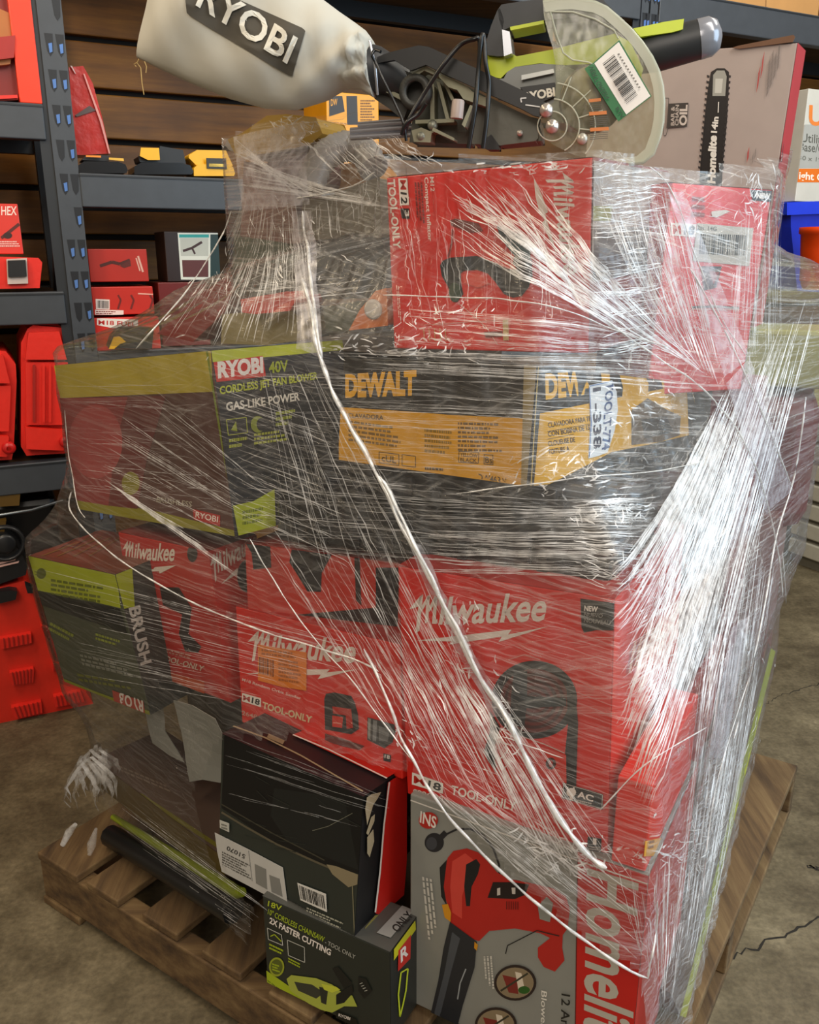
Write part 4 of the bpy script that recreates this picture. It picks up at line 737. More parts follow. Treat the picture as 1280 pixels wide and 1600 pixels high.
m = MB(); m.tube([P0 - Vector((.01, .0, .055)), P0.lerp(P1, .5) - Vector((.015, 0, .045)), P1 - Vector((.01, 0, .045))], .022, mat('141516', .35), 10); t = tag(m.build('blade_cover'), 'long black plastic bar under the lime guard near the pallet deck', 'tool part')
A, B_ = at_y(1212, 1018, 1.98), at_z(1072, 1590, .145)
m = MB(); dd = (B_ - A); 
c_in = Vector((-.866, .5, 0)) * .035
m.prism([A, B_, B_ + Vector((-.009, .004, .0)), A + Vector((-.009, .004, .006))], c_in * .2, mat('8c9634', .4)); 
m.prism([A + Vector((-.008, .004, .0)), B_ + Vector((-.008, .004, 0)), B_ + Vector((-.03, .0, .05)), A + Vector((-.05, .03, .10))], c_in, mat('5c4a44', .5))
tag(m.build('leaning_carton'), 'flat brown carton with a bright lime edge leaning along the right side of the pallet', 'carton')
for q in (A, B_): PILE.append(q.copy())
# grey paper sheets in the left side
def sheet(label, pts, Y, yaw, z):
    P = Vector((0, Y, 0)); n = Vector((math.sin(yaw), -math.cos(yaw), 0)); bm = bmesh.new()
    vs = [bm.verts.new(on_plane(*z(*a), P, n)) for a in pts]; f = bm.faces.new(vs); bmesh.ops.triangulate(bm, faces=[f]); bmesh.ops.subdivide_edges(bm, edges=bm.edges[:], cuts=4, use_grid_fill=True)
    for v in bm.verts: v.co += n * (.008 * math.sin(v.co.z * 24 + v.co.x * 15))
    me = bpy.data.meshes.new('sheet'); bm.to_mesh(me); bm.free(); me.materials.append(mat('8c8d86', .6, 0, .12, 12)); o = bpy.data.objects.new('paper_sheet', me); COL.objects.link(o)
    md = o.modifiers.new('t', 'SOLIDIFY'); md.thickness = .0015; tag(o, label, 'paper')
sheet('large grey paper sheet hanging inside the film left of the torn black carton', [(720, 265), (840, 285), (975, 350), (1030, 500), (1010, 620), (985, 710), (900, 685), (840, 690), (800, 520), (750, 390)], 1.11, -.62, zl)
sheet('narrow curved grey paper strip inside the film beside the green carton', [(560, 130), (648, 195), (660, 320), (700, 420), (760, 510), (810, 585), (740, 550), (640, 480), (600, 330), (580, 230)], 1.14, -.62, zl)
# maroon bundle at the right edge
c = CT('tool_bag', 'maroon bag bulging inside the film at the far right edge of the pile', [.945, 1.93, .66, math.radians(-20), 0, 0, .30, .22, .34], '6c1a20', cat='bag', rough=.5, bev=.05); c.done()
c = CT('tool_tote', 'dull yellow-green carton under the film at the right edge below the orange bucket', [.965, 1.91, 1.01, math.radians(-22), 0, 0, .26, .22, .13], '9a9c60', bev=.01); c.done()
c = CT('tool_carton', 'faded pink carton beneath the maroon bag at the right of the pile', [.87, 1.90, .145, math.radians(-28), 0, 0, .35, .25, .57], '8a5a58'); c.done()
# ------------------------------------------------------------------ loose tools inside the film, upper left
def ps(mb, pts, Y, th, m, z=I, yaw=-.45): slab(pts, Y, th, m, mb, z, yaw)
zu = Z(3.9024, 340, 150)
def addpts(pts, Y, z, yaw=-.45):
    P = Vector((0, Y, 0)); n = Vector((math.sin(yaw), -math.cos(yaw), 0))
    for a in pts: PILE.append(on_plane(*z(*a), P, n))
def loose(name, label, cat, pts, Y, th, h, bev=.008, z=zu, rough=.45, pile=False, **k):
    m = MB(); ps(m, pts, Y, th, mat(h, rough, 0, .2, 30, .3), z); o = tag(m.build(name, bevel=bev), label, cat)
    if pile: addpts(pts, Y, z)
    return o
loose('tool_case', 'black tool case inside the film left of the red inflator carton', 'case', [(590, 880), (800, 860), (1010, 880), (1030, 1150), (1020, 1230), (640, 1240), (560, 1000)], 1.52, .20, '16171b')
loose('grey_tool', 'khaki-grey tool body above the black case inside the film', 'power tool', [(520, 640), (700, 600), (990, 490), (1000, 870), (820, 830), (640, 900), (500, 880)], 1.56, .16, '6a6456')
loose('tool_bag', 'dark tool bag behind the film pillar', 'bag', [(80, 1050), (300, 1020), (540, 1030), (600, 1220), (300, 1230), (110, 1210)], 1.50, .16, '2a2c2a')
loose('battery_pack', 'bright red battery pack inside the film above the green jet fan carton', 'battery', [(140, 1240), (430, 1190), (480, 1240), (440, 1310), (230, 1330), (150, 1320)], 1.42, .10, 'c02a20')
loose('fabric_pouch', 'crumpled beige pouch on top of the green jet fan carton', 'pouch', [(30, 1330), (240, 1320), (440, 1300), (560, 1400), (560, 1480), (300, 1520), (20, 1510)], 1.46, .14, '8a8060', bev=.02)
loose('tool_bag', 'grey-green pouch behind the orange disc pack', 'pouch', [(640, 1290), (860, 1250), (900, 1330), (820, 1430), (660, 1440)], 1.43, .12, '4a4e42', bev=.012)
o = loose('disc_pack', 'small orange disc pack standing between the pouch and the red inflator carton', 'package', [(930, 1230), (960, 1190), (1030, 1170), (1040, 1400), (800, 1430), (870, 1300)], 1.385, .03, 'c86a28', bev=.004)
m = MB(); cc = on_plane(*zu(950, 1300), Vector((0, 1.383, 0)), Vector((math.sin(-.45), -math.cos(-.45), 0))); m.lathe(cc, (math.sin(-.45), -math.cos(-.45), 0), [(.0, .003), (.012, .003), (.016, .0015), (.016, 0)], mat('b8b0a8', .4)); k = m.build('disc'); k.parent = o
loose('carton_flap', 'dark red slanted carton edge inside the film left of the pillar', 'carton', [(-370, 1450), (-140, 1240), (-60, 1180), (60, 1090), (100, 1180), (40, 1320), (-150, 1500)], 1.55, .10, '7a1c1c', bev=.004)
# pillar: drill standing upright with yellow head
dr = thing('cordless_drill', 'yellow and black drill standing upright under the film pillar, top left of pile', 'power tool', at_y(430, 540, 1.58))
def dpart(name, pts, Y, th, h, bev=.008, rough=.4):
    m = MB(); ps(m, pts, Y, th, mat(h, rough, 0, .2, 30, .3), zu); child(m.build(name, bevel=bev), dr); addpts(pts, Y, zu)
dpart('head', [(60, 265), (150, 225), (300, 120), (420, 110), (600, 130), (640, 230), (560, 300), (400, 330), (120, 380)], 1.56, .10, '9a7a30', .012)
dpart('chuck', [(60, 262), (120, 250), (130, 350), (70, 330), (45, 300)], 1.58, .05, '8a8480', .01)
dpart('motor_housing', [(300, 300), (560, 280), (640, 420), (620, 580), (450, 560), (320, 450)], 1.58, .09, '4a2626', .015)
dpart('grip', [(160, 400), (440, 420), (480, 700), (500, 900), (250, 920), (140, 850)], 1.60, .10, '7a5a54', .02)
dpart('battery', [(100, 850), (420, 900), (540, 1000), (300, 1060), (90, 1050)], 1.58, .13, '5c6258', .02)
hz = thing('vacuum_hose', 'grey corrugated hose lying behind the film pillar beside the inflator carton', 'hose', at_y(560, 260, 1.62)); m = MB()
pp = [at_y(*zu(560, 560), 1.60), at_y(*zu(620, 400), 1.62), at_y(*zu(700, 330), 1.63), at_y(*zu(800, 300), 1.64), at_y(*zu(900, 340), 1.63), at_y(*zu(960, 460), 1.6)]
Q = [];
for a, b in zip(pp[:-1], pp[1:]): Q += [a.lerp(b, k / 8) for k in range(8)]
PILE.extend(Q); m.tube(Q, [.024 + .003 * (i % 2) for i in range(len(Q))], mat('8c8884', .4), 12); child(m.build('hose'), hz)
loose('power_tool', 'orange-brown tool head behind the hose on top of the pile', 'power tool', [(700, 420), (900, 400), (1000, 520), (820, 560), (720, 600)], 1.66, .10, '9a6a38', bev=.012)
# ------------------------------------------------------------------ miter saw lying on top
YS = 1.355; YA = -.22
nS = Vector((math.sin(YA), -math.cos(YA), 0))
saw = thing('miter_saw', 'grey and lime miter saw with a white dust bag lying on top of the pile', 'saw', at_y(830, 245, YS))
def sp(px, py, back=0): return on_plane(px, py, Vector((.26, YS + back, 0)), nS)
def sslab(mb, pts, back, th, m, z=I): mb.prism([sp(*z(*a), back) for a in pts], -nS * th, m)
za = Z(4.267, 560, 0); zbb = Z(4, 740, 0)
GR = mat('55564f', .4, .4, .15, 40, .15); GRL = mat('8a8c80', .4, .5, .15, 40, .1); PLD = mat('26282b', .45, 0, .2, 50); LIME = mat('b6c41a', .35, 0, .06, 40); BLKM = mat('0e0f11', .4); CAST = mat('8a8a74', .5, .2, .2, 40, .2); CASTD = mat('3a3a36', .5, .2, .2, 40, .2); SIL = mat('b9bcc4', .25, .6)
def part(name, slabs, bev=.004, label=None):
    m = MB()
    for pts, back, th, mm, z in slabs: sslab(m, pts, back, th, mm, z)
    o = child(m.build(name, bevel=bev), saw)
    if label: o['label'] = label
    return o
part('motor_mount', [([(20, 430), (60, 405), (140, 420), (320, 480), (380, 500), (470, 560), (440, 640), (330, 720), (300, 800), (200, 720), (110, 660), (80, 600), (40, 540)], .03, .05, CASTD, za),
    ([(340, 480), (450, 440), (530, 480), (700, 560), (850, 640), (850, 705), (760, 700), (740, 960), (340, 950), (360, 800), (470, 620), (440, 540)], .05, .06, mat('4a4a40', .5, .2, .2, 40, .2), za)], .005)
part('casting_ribs', [([(355, 490), (450, 440), (540, 490), (530, 510), (440, 470), (380, 510)], .0, .03, CAST, za), ([(535, 510), (560, 495), (720, 570), (760, 610), (850, 650), (850, 710), (700, 660), (660, 600), (600, 580)], .0, .05, CAST, za),
    ([(480, 560), (505, 560), (510, 880), (480, 890)], .02, .03, CAST, za), ([(520, 540), (545, 550), (610, 800), (585, 800)], .02, .03, CAST, za), ([(560, 540), (580, 540), (640, 660), (620, 670)], .02, .03, CAST, za),
    ([(380, 800), (640, 790), (640, 815), (380, 825)], .02, .03, CAST, za), ([(500, 850), (640, 920), (640, 940), (490, 870)], .01, .03, CAST, za), ([(355, 870), (420, 850), (490, 880), (480, 950), (370, 945)], .015, .04, CAST, za), ([(690, 830), (745, 700), (765, 705), (710, 850)], .0, .03, CAST, za),
    ([(130, 420), (310, 470), (440, 520), (430, 545), (300, 495), (130, 445)], .015, .02, CASTD, za), ([(190, 590), (300, 640), (370, 710), (355, 725), (280, 665), (185, 615)], .015, .02, CAST, za)], .002)
m = MB()
for x, y, r1, r2 in ((385, 615, .024, .014),):
    cc = sp(*za(x, y), .012); m.lathe(cc, nS, [(r2, 0), (r2, .012), (r1, .012), (r1 + .002, 0)], CASTD if r1 > .02 else BLKM, 24)
for x, y in ((58, 455), (495, 835), (420, 910)):
    mq = MB(); mq.lathe(sp(*za(x, y), .02), nS, [(0, .006), (.006, .006), (.008, 0)], GRL, 12); child(mq.build('small_bolt'), saw)
child(m.build('pulley'), saw)
m = MB(); a, b = sp(*za(668, 665), -.005), sp(*za(655, 790), -.005); m.tube([a, a.lerp(b, .1), b], [.008, .0095, .0095], mat('b8a8a0', .4), 14); k = child(m.build('lock_knob'), saw); k['label'] = 'pale lock knob'
part('lower_arm', [([(860, 640), (1060, 740), (1200, 800), (1200, 920), (1180, 940), (940, 970), (890, 900), (860, 930)], .02, .05, GR, za), ([(-10, 640), (420, 745), (430, 880), (150, 905), (-10, 900)], .03, .06, GR, zbb),
    ([(40, 905), (70, 870), (110, 840), (155, 900), (160, 935), (90, 935)], .015, .03, BLKM, zbb)], .006)
part('link_arm', [([(125, 380), (200, 350), (400, 302), (470, 312), (600, 372), (840, 480), (1080, 595), (1230, 670), (1275, 700), (1270, 750), (1230, 785), (1170, 770), (1080, 722), (780, 585), (600, 505), (450, 432), (350, 470), (240, 400), (130, 420)], -.012, .008, BLKM, za)], .002, 'black steel link arm')
part('motor_housing', [([(190, 490), (210, 450), (260, 418), (420, 398), (560, 405), (640, 440), (720, 520), (760, 640), (700, 800), (520, 760), (420, 640), (110, 560), (110, 500)], .02, .09, mat('6c6e6c', .35, .3, .12, 40), zbb),
    ([(300, 470), (500, 430), (505, 455), (300, 500)], .012, .02, mat('a8aaa8', .3, .4), zbb)], .008)
part('upper_housing', [([(82, 345), (120, 352), (190, 350), (232, 328), (270, 352), (500, 308), (880, 210), (980, 262), (1062, 432), (1020, 560), (900, 420), (720, 400), (520, 410), (420, 395), (260, 418), (210, 450), (170, 490), (108, 478), (90, 400)], .03, .08, LIME, zbb)], .006, 'lime plastic housing')
part('handle', [([(78, 342), (85, 240), (110, 160), (150, 62), (165, 50), (190, 120), (182, 190), (188, 350), (150, 352)], .02, .05, PLD, zbb), ([(150, 62), (175, 28), (300, 8), (440, -8), (620, -30), (800, -20), (870, 80), (860, 150), (700, 100), (440, 128), (230, 168), (182, 192), (160, 120)], .02, .05, PLD, zbb),
    ([(830, 20), (900, 90), (890, 215), (830, 225)], .03, .05, PLD, zbb), ([(480, 90), (700, 60), (860, 120), (880, 215), (540, 300), (500, 200)], .05, .03, mat('4a4e4c', .4), zbb)], .006, 'dark grey D-shaped handle')
part('handle_trim', [([(228, 168), (440, 126), (440, 148), (232, 190)], .012, .05, LIME, zbb), ([(178, 185), (200, 190), (226, 198), (242, 332), (190, 352)], .008, .05, SIL, zbb)], .003)
part('brand_band', [([(290, 545), (510, 515), (512, 600), (400, 650), (340, 600)], .012, .01, BLKM, zbb)], .001)
m = MB(); a, b, c3 = sp(*I(1000, 86), .07), sp(*I(1092, 62), .07), sp(*I(1128, 52), .07)
m.tube([a, a.lerp(b, .3), b], [.026, .029, .027], PLD, 24); child(m.build('motor'), saw)
m = MB(); m.tube([b, b.lerp(c3, .5), b.lerp(c3, .85), c3], [.0275, .027, .020, .006], mat('8a8c94', .2, .3), 24); k = child(m.build('motor_cap'), saw); k['label'] = 'glossy grey motor end cap'
part('motor_shell', [([(40, 190), (250, 145), (380, 125), (372, 195), (300, 215), (90, 245)], .04, .03, LIME, zw)], .004)
# rail tubes
m = MB()
for q in ([(548, 205), (720, 192)], [(548, 214), (720, 205)], [(560, 196), (640, 190)]):
    m.tube([sp(*q[0], .10), sp(*q[1], .10)], .0055, SIL, 12)
child(m.build('slide_rails'), saw)
# blade, guard, bolts
hub = zbb(492, 788)
m = MB(); m.lathe(sp(hub[0] + 62, hub[1] - 42, .012), nS, [(0, .0015), (.044, .0015), (.047, .001), (.047, -.001), (0, -.001)], mat('6a6256', .3, .85, .2, 30), 64); child(m.build('saw_blade'), saw)
CLR = bpy.data.materials.new('clear_smoky_plastic'); CLR.use_nodes = True; nt = CLR.node_tree; nt.nodes.clear()
o_ = nt.nodes.new('ShaderNodeOutputMaterial'); tr = nt.nodes.new('ShaderNodeBsdfTransparent'); tr.inputs[0].default_value = (.86, .86, .76, 1); gl = nt.nodes.new('ShaderNodeBsdfGlossy'); gl.inputs['Roughness'].default_value = .12
df = nt.nodes.new('ShaderNodeBsdfDiffuse'); df.inputs[0].default_value = (.62, .62, .52, 1); mx = nt.nodes.new('ShaderNodeMixShader'); mx.inputs[0].default_value = .25; m2 = nt.nodes.new('ShaderNodeMixShader')
fr = nt.nodes.new('ShaderNodeTexNoise'); fr.inputs['Scale'].default_value = 14; mr = nt.nodes.new('ShaderNodeMapRange'); mr.inputs[1].default_value = .4; mr.inputs[2].default_value = .7; mr.inputs[3].default_value = .06; mr.inputs[4].default_value = .20
nt.links.new(fr.outputs['Fac'], mr.inputs[0]); nt.links.new(df.outputs[0], mx.inputs[1]); nt.links.new(gl.outputs[0], mx.inputs[2]); nt.links.new(mr.outputs[0], m2.inputs[0]); nt.links.new(tr.outputs[0], m2.inputs[1]); nt.links.new(mx.outputs[0], m2.inputs[2]); nt.links.new(m2.outputs[0], o_.inputs[0])
RIM = bpy.data.materials.new('pale_plastic_rim'); RIM.use_nodes = True; nt = RIM.node_tree; b_ = nt.nodes['Principled BSDF']; b_.inputs['Base Color'].default_value = (.55, .56, .44, 1); b_.inputs['Alpha'].default_value = .55; b_.inputs['Roughness'].default_value = .2
outl = [(435, 20), (520, 4), (620, 0), (760, 22), (830, 55), (900, 115), (980, 190), (1050, 272), (1110, 360), (1152, 450), (1175, 540), (1184, 640), (1178, 760), (1160, 850), (1120, 960), (1060, 1010), (900, 1030), (760, 1010), (620, 965), (500, 905), (440, 860), (412, 790), (430, 700), (500, 640), (516, 520), (512, 400), (495, 300), (462, 190), (440, 100)]
m = MB(); sslab(m, outl, -.016, .0025, CLR, zbb); g = child(m.build('blade_guard'), saw); g['label'] = 'clear smoky blade guard'
m = MB(); arc = outl[:17]; pts = [sp(*zbb(*a), -.014) for a in arc]
m.tube(pts, .0038, RIM, 8)
inner = [(x + (600 - x) * .09, y + (640 - y) * .09) for x, y in arc]
vs = []; 
for a, b in zip(arc, inner): vs += [sp(*zbb(*a), -.018), sp(*zbb(*b), -.018), sp(*zbb(*a), .02), ]
m.add(vs, [(i * 3, i * 3 + 3, i * 3 + 4, i * 3 + 1) for i in range(len(arc) - 1)] + [(i * 3, i * 3 + 3, i * 3 + 5, i * 3 + 2) for i in range(len(arc) - 1)], RIM)
k = child(m.build('guard_rim'), saw)
m = MB()
def arcl(cx, cy, r, t0, t1, n=20, w=.0011): m.tube([sp(*zbb(cx + r * math.cos(t0 + (t1 - t0) * k / n), cy + r * math.sin(t0 + (t1 - t0) * k / n)), -.018) for k in range(n + 1)], w, RIM, 5)
arcl(492, 788, 92, 0, 6.28, 28); arcl(492, 788, 170, -1.5, 1.1); arcl(492, 788, 270, -1.45, .7)
for t0 in (-1.2, -.75, -.3, .1): m.tube([sp(*zbb(492 + 170 * math.cos(t0), 788 + 170 * math.sin(t0)), -.018), sp(*zbb(492 + 330 * math.cos(t0), 788 + 330 * math.sin(t0)), -.018)], .001, RIM, 5)
m.tube([sp(*zbb(*a), -.018) for a in [(480, 70), (520, 220), (560, 330), (620, 375), (720, 390), (800, 430)]], .0012, RIM, 5); m.tube([sp(*zbb(*a), -.018) for a in [(480, 72), (620, 75), (760, 120), (880, 190), (905, 240)]], .0012, RIM, 5)
child(m.build('guard_ridges'), saw)
for x, y in ((455, 690), (492, 790)):
    m = MB(); m.lathe(sp(*zbb(x, y), -.018), nS, [(0, .008), (.004, .008), (.0045, .0065), (.0085, .0065), (.0095, .002), (.010, 0)], mat('b8b0a8', .25, .6), 20); child(m.build('bolt'), saw)
m = MB(); m.lathe(sp(*zbb(680, 868), -.018), nS, [(0, .005), (.006, .005), (.008, 0)], mat('a8a498', .3, .3), 14); child(m.build('small_bolt'), saw); m = MB(); m.lathe(sp(*zbb(290, 832), .012), nS, [(0, .005), (.004, .005), (.0045, 0)], mat('b8b0a8', .3, .5), 12); child(m.build('small_bolt'), saw)
class SF:   # flat print on the saw plane
    def __init__(s, back): s.mb = MB(); s.b = back; s.n = 0
    def poly(s, h, pts, z=zbb): s.n += 1; q = [sp(*z(*a), s.b - s.n * .00012) for a in pts]; s.mb.add(q, [tuple(t) for t in geometry.tessellate_polygon([q])], ink(h))
    def line(s, h, a, b, w, z=zbb):
        a, b = Vector(a), Vector(b); t = (b - a); n = Vector((-t.y, t.x)).normalized() * w / 2; s.poly(h, [tuple(a + n), tuple(b + n), tuple(b - n), tuple(a - n)], z)
    def text(s, st, h, p0, p1, pt, z=zbb, bold=.02):
        vs, fs = text_mesh(st, bold, 0); s.n += 1; a, b, t = [Vector(q) for q in (p0, p1, pt)]; P = [a + (b - a) * x + (t - a) * y for x, y in vs]
        s.mb.add([sp(*z(q.x, q.y), s.b - s.n * .00012) for q in P], fs, ink(h))
m = MB(); q = [sp(*zbb(*a), -.0185) for a in [(912, 250), (1114, 602), (952, 725), (906, 760), (694, 430), (750, 392)]]; m.prism(q, nS * .0006, ink('1c6a3a')); k = child(m.build('guard_sticker'), saw); k['label'] = 'green and white barcode sticker'
s = SF(-.0195); s.poly('e4e0da', [(908, 262), (1106, 600), (955, 716), (756, 396)])
r = random.Random(3)
for k in range(30):
    t = k / 30 + r.uniform(-.006, .006); w = r.choice((2, 3, 5, 7)); L = lambda u, v: (845 + (1000 - 845) * u + (0) + 0 * v, 0)
    a = Vector((808, 400)).lerp(Vector((960, 655)), t); b = Vector((880, 342)).lerp(Vector((1030, 598)), t); s.line('2a2826', a, b, w)
for k in range(12): a = Vector((905, 335)).lerp(Vector((1045, 560)), k / 12); s.line('77746e', a, a + Vector((5, 9)), 14)
s.text('VERT', '0e3a20', (745, 405), (785, 500), (718, 420)); s.text('GREEN', '0e3a20', (790, 505), (850, 610), (762, 520)); s.text('RTV', '0e3a20', (885, 680), (925, 745), (905, 665))
k = child(s.mb.build('sticker_print'), saw); k.parent = [o for o in saw.children if o.name.startswith('guard_sticker')][0]; k.matrix_parent_inverse = Matrix()
s = SF(-.0192); 
for x0, y0, x1, y1 in ((720, 620, 795, 640), (722, 700, 832, 722), (728, 800, 845, 822)): s.poly('c07030', [(x0, y0), (x1, y0 - 8), (x1 + 2, y1 - 8), (x0 + 2, y1)])
for y in range(645, 700, 12): s.line('4a443c', (725, y), (800, y - 6), 4)
for y in list(range(735, 795, 12)) + list(range(835, 880, 12)): s.line('4a443c', (728, y), (840, y - 8), 4)
child(s.mb.build('warning_print'), saw)
s = SF(.0105); s.text('RYOBI', 'ded8ce', (318, 632), (512, 598), (312, 580), bold=.04); child(s.mb.build('brand_lettering'), saw)
s = SF(.028); s.poly('1a1618', [(305, 755), (365, 748), (380, 868), (318, 872)]); s.text('7 1/4', 'a898a0', (318, 852), (372, 846), (316, 800)); s.poly('8a8088', [(312, 765), (362, 758), (363, 764), (313, 771)]); s.poly('8a8088', [(312, 778), (362, 771), (363, 777), (313, 784)]); child(s.mb.build('rating_label'), saw)
s = SF(-.0135); s.line('c8c8c4', (295, 615), (330, 612), 8); s.line('c8c8c4', (295, 615), (300, 640), 8); s.line('c8c8c4', (325, 655), (415, 668), 8); child(s.mb.build('arrow_mark'), saw)
# cords
def spline(pts, n=8):
    out = []; P = [pts[0]] + list(pts) + [pts[-1]]
    for i in range(1, len(P) - 2):
        for k in range(n):
            t = k / n; a, b, c, d = P[i - 1], P[i], P[i + 1], P[i + 2]
            out.append(.5 * ((2 * b) + (c - a) * t + (2 * a - 5 * b + 4 * c - d) * t * t + (3 * b - a - 3 * c + d) * t ** 3))
    out.append(P[-2]); return out
for pts, back in (([(310, 900), (340, 790), (440, 620), (560, 440), (680, 300), (770, 262), (808, 275), (800, 480), (770, 760), (735, 980)], -.03),
                  ([(320, 940), (300, 820), (250, 700), (160, 520), (115, 420), (92, 370), (110, 335), (150, 345)], -.035),
                  ([(735, 990), (780, 720), (800, 480), (820, 260), (838, 250), (850, 420), (872, 560), (860, 760), (832, 990)], -.04),
                  ([(290, 900), (320, 820), (400, 760), (450, 690)], -.04)):
    m = MB(); m.tube(spline([sp(*za(*a), back - .004 * (i % 2)) for i, a in enumerate(pts)]), .0032 if back != -.035 else .0022, mat('101113', .3), 10); child(m.build('power_cord'), saw)
# dust bag
CLOTH = mat('bab8ae', .85, 0, .14, 9, .35); bag = MB()
top = [(262, -95), (300, -92), (360, -78), (430, -52), (490, -12), (530, 18), (556, 36), (572, 48), (582, 62), (580, 78)]
bot = [(214, 90), (250, 108), (300, 131), (360, 155), (415, 170), (460, 172), (505, 158), (540, 138), (562, 140), (585, 153)]
NU, NV = 37, 28; rows = []
def samp(L, s):
    x = s * (len(L) - 1); i = min(int(x), len(L) - 2); f = x - i; return Vector(L[i]).lerp(Vector(L[i + 1]), f)
for i in range(NU):
    s_ = i / (NU - 1); a, b = samp(top, s_), samp(bot, s_); th = .055 * min(1, (s_ + .02) * 5) ** .6 if s_ < .8 else .055 - (s_ - .8) * .08
    ring = []
    for k in range(NV):
        ph = 2 * math.pi * k / NV; t = .5 - .5 * math.cos(ph); q = a.lerp(b, t); dz = math.sin(ph) * th * (1 + .10 * math.sin(s_ * 23 + t * 7) + .06 * math.sin(s_ * 41 - t * 13))
        if s_ > .78: dz *= 1 + .25 * math.sin(ph * 7 + s_ * 20)
        ring.append(sp(q.x, q.y, .02) + nS * dz)
    rows.append(ring)
bag.add([v for rg in rows for v in rg], [(i * NV + k, i * NV + (k + 1) % NV, (i + 1) * NV + (k + 1) % NV, (i + 1) * NV + k) for i in range(NU - 1) for k in range(NV)], CLOTH, True)
bag.add(rows[0], [tuple(range(NV))], CLOTH); bag.add(rows[-1], [tuple(range(NV))], CLOTH)
bo = child(bag.build('dust_bag'), saw); bo['label'] = 'off-white cloth dust bag'
bvh = BVHTree.FromPolygons(bag.v, bag.f)
def drape(px, py, off):
    d = ray(px, py).normalized(); h = bvh.ray_cast(CAM, d)
    return (h[0] - d * off) if h[0] else None
n_p = 0; pn = MB(); C4 = [(290, -8), (478, 44), (458, 120), (284, 24)]; C4 = [(285, -40), (478, 46), (456, 121), (292, 22)]
n = 30; g_ = []
for i in range(n + 1):
    for j in range(n + 1):
        a = Vector(C4[0]).lerp(Vector(C4[1]), i / n); b = Vector(C4[3]).lerp(Vector(C4[2]), i / n); q = a.lerp(b, j / n)
        if (i in (0, n)) and (j in (0, n)): q = q.lerp(Vector((380, 40)), .03)
        g_.append(drape(q.x, q.y, .003))
if all(v is not None for v in g_):
    pn.add(g_, [(i * (n + 1) + j, (i + 1) * (n + 1) + j, (i + 1) * (n + 1) + j + 1, i * (n + 1) + j + 1) for i in range(n) for j in range(n)], mat('4a463e', .8), True)
vs, fs = text_mesh('RYOBI', .02, 0); A0, A1, AT = Vector((306, 7)), Vector((449, 99)), Vector((330, -38))
AT = A0 + Vector((17, -40)); P = [A0 + (A1 - A0) * x + (AT - A0) * y for x, y in vs]
bmx = bmesh.new(); bv = [bmx.verts.new((p.x, p.y, 0)) for p in P]
for f in fs:
    try: bmx.faces.new([bv[i] for i in f])
    except ValueError: pass
bmesh.ops.subdivide_edges(bmx, edges=[e for e in bmx.edges if e.calc_length() > 8], cuts=2); bmx.verts.index_update()
vv = [drape(v.co.x, v.co.y, .0062) for v in bmx.verts]
if all(v is not None for v in vv): pn.add(vv, [[v.index for v in f.verts] for f in bmx.faces], mat('d8d6cc', .8))
else: print('DRAPE MISS')
bmx.free(); k = child(pn.build('logo_panel'), saw); k['label'] = 'dark panel with white lettering'; k.parent = bo; k.matrix_parent_inverse = Matrix()
m = MB()
for pts in ([(217, 92), (214, 98), (220, 106), (222, 130), (225, 148)], [(226, 96), (229, 104), (228, 114)], [(214, 98), (209, 100), (213, 104)]): m.tube([sp(*a, -.01) for a in pts], .0007, mat('c8a868', .7), 5)
k = child(m.build('loose_threads'), saw)
m = MB(); a, b = sp(584, 108, .02), sp(612, 120, .03); m.tube([sp(574, 104, .02), a, b, sp(630, 132, .035)], [.032, .033, .028, .024], PLD, 20); child(m.build('bag_elbow'), saw)
m = MB(); m.tube([sp(583 + 3 * math.cos(t / 12 * 6.283) * 0, 0 + 0, 0) for t in range(0)] or [sp(578, 64, -.02), sp(586, 100, -.032), sp(590, 148, -.01)], .002, SIL, 6); child(m.build('bag_clamp'), saw)
# ------------------------------------------------------------------ stretch film: a shell pulled over the pile, with wrinkles and twisted strands on it
PTS = np.array([tuple(p) for p in PILE]); FC = np.array([.12, 1.42])
NA, ZL = 300, np.linspace(.15, 1.57, 104)
th = np.linspace(0, 2 * math.pi, NA, endpoint=False); DIR = np.stack([np.cos(th), np.sin(th)], 1)
phs = np.linspace(0, 2 * math.pi, 180, endpoint=False); PD = np.stack([np.cos(phs), np.sin(phs)], 1)
# fill the edges of every carton with points so that each level has its outline
R_ = np.zeros((len(ZL), NA))
for i, z in enumerate(ZL):
    lo, hi = z - .05, z + .05
    sel = PTS[(PTS[:, 2] > lo) & (PTS[:, 2] < hi)][:, :2] - FC
    if len(sel) < 3: R_[i] = 0; continue
    hs = (sel @ PD.T).max(0) + .004
    den = DIR @ PD.T; q = np.where(den > .05, hs[None, :] / np.maximum(den, .05), 9)
    R_[i] = q.min(1)
for a in range(NA):      # taut between ledges: concave envelope over a sliding height window, both ways
    r = R_[:, a]; e = r.copy(); Wn = 9
    for i in range(len(ZL)):
        for u in range(1, Wn):
            if i - u < 0: break
            for v in range(1, Wn):
                if i + v >= len(ZL): break
                if r[i - u] > 0 and r[i + v] > 0: e[i] = max(e[i], (r[i - u] * v + r[i + v] * u) / (u + v))
    k = np.array([.25, .5, .25]); e[1:-1] = np.maximum(e[1:-1] * .0 + np.convolve(e, k, 'valid'), r[1:-1] * .97); R_[:, a] = e
wz = lambda i, a: .0035 * math.sin(th[a] * 31 + ZL[i] * 22) * math.sin(th[a] * 7 - ZL[i] * 35) + .002 * math.sin(th[a] * 83 + ZL[i] * 61)
SH = [[Vector((FC[0] + DIR[a, 0] * (R_[i, a] + .003 + wz(i, a)), FC[1] + DIR[a, 1] * (R_[i, a] + .003 + wz(i, a)), ZL[i])) for a in range(NA)] for i in range(len(ZL))]
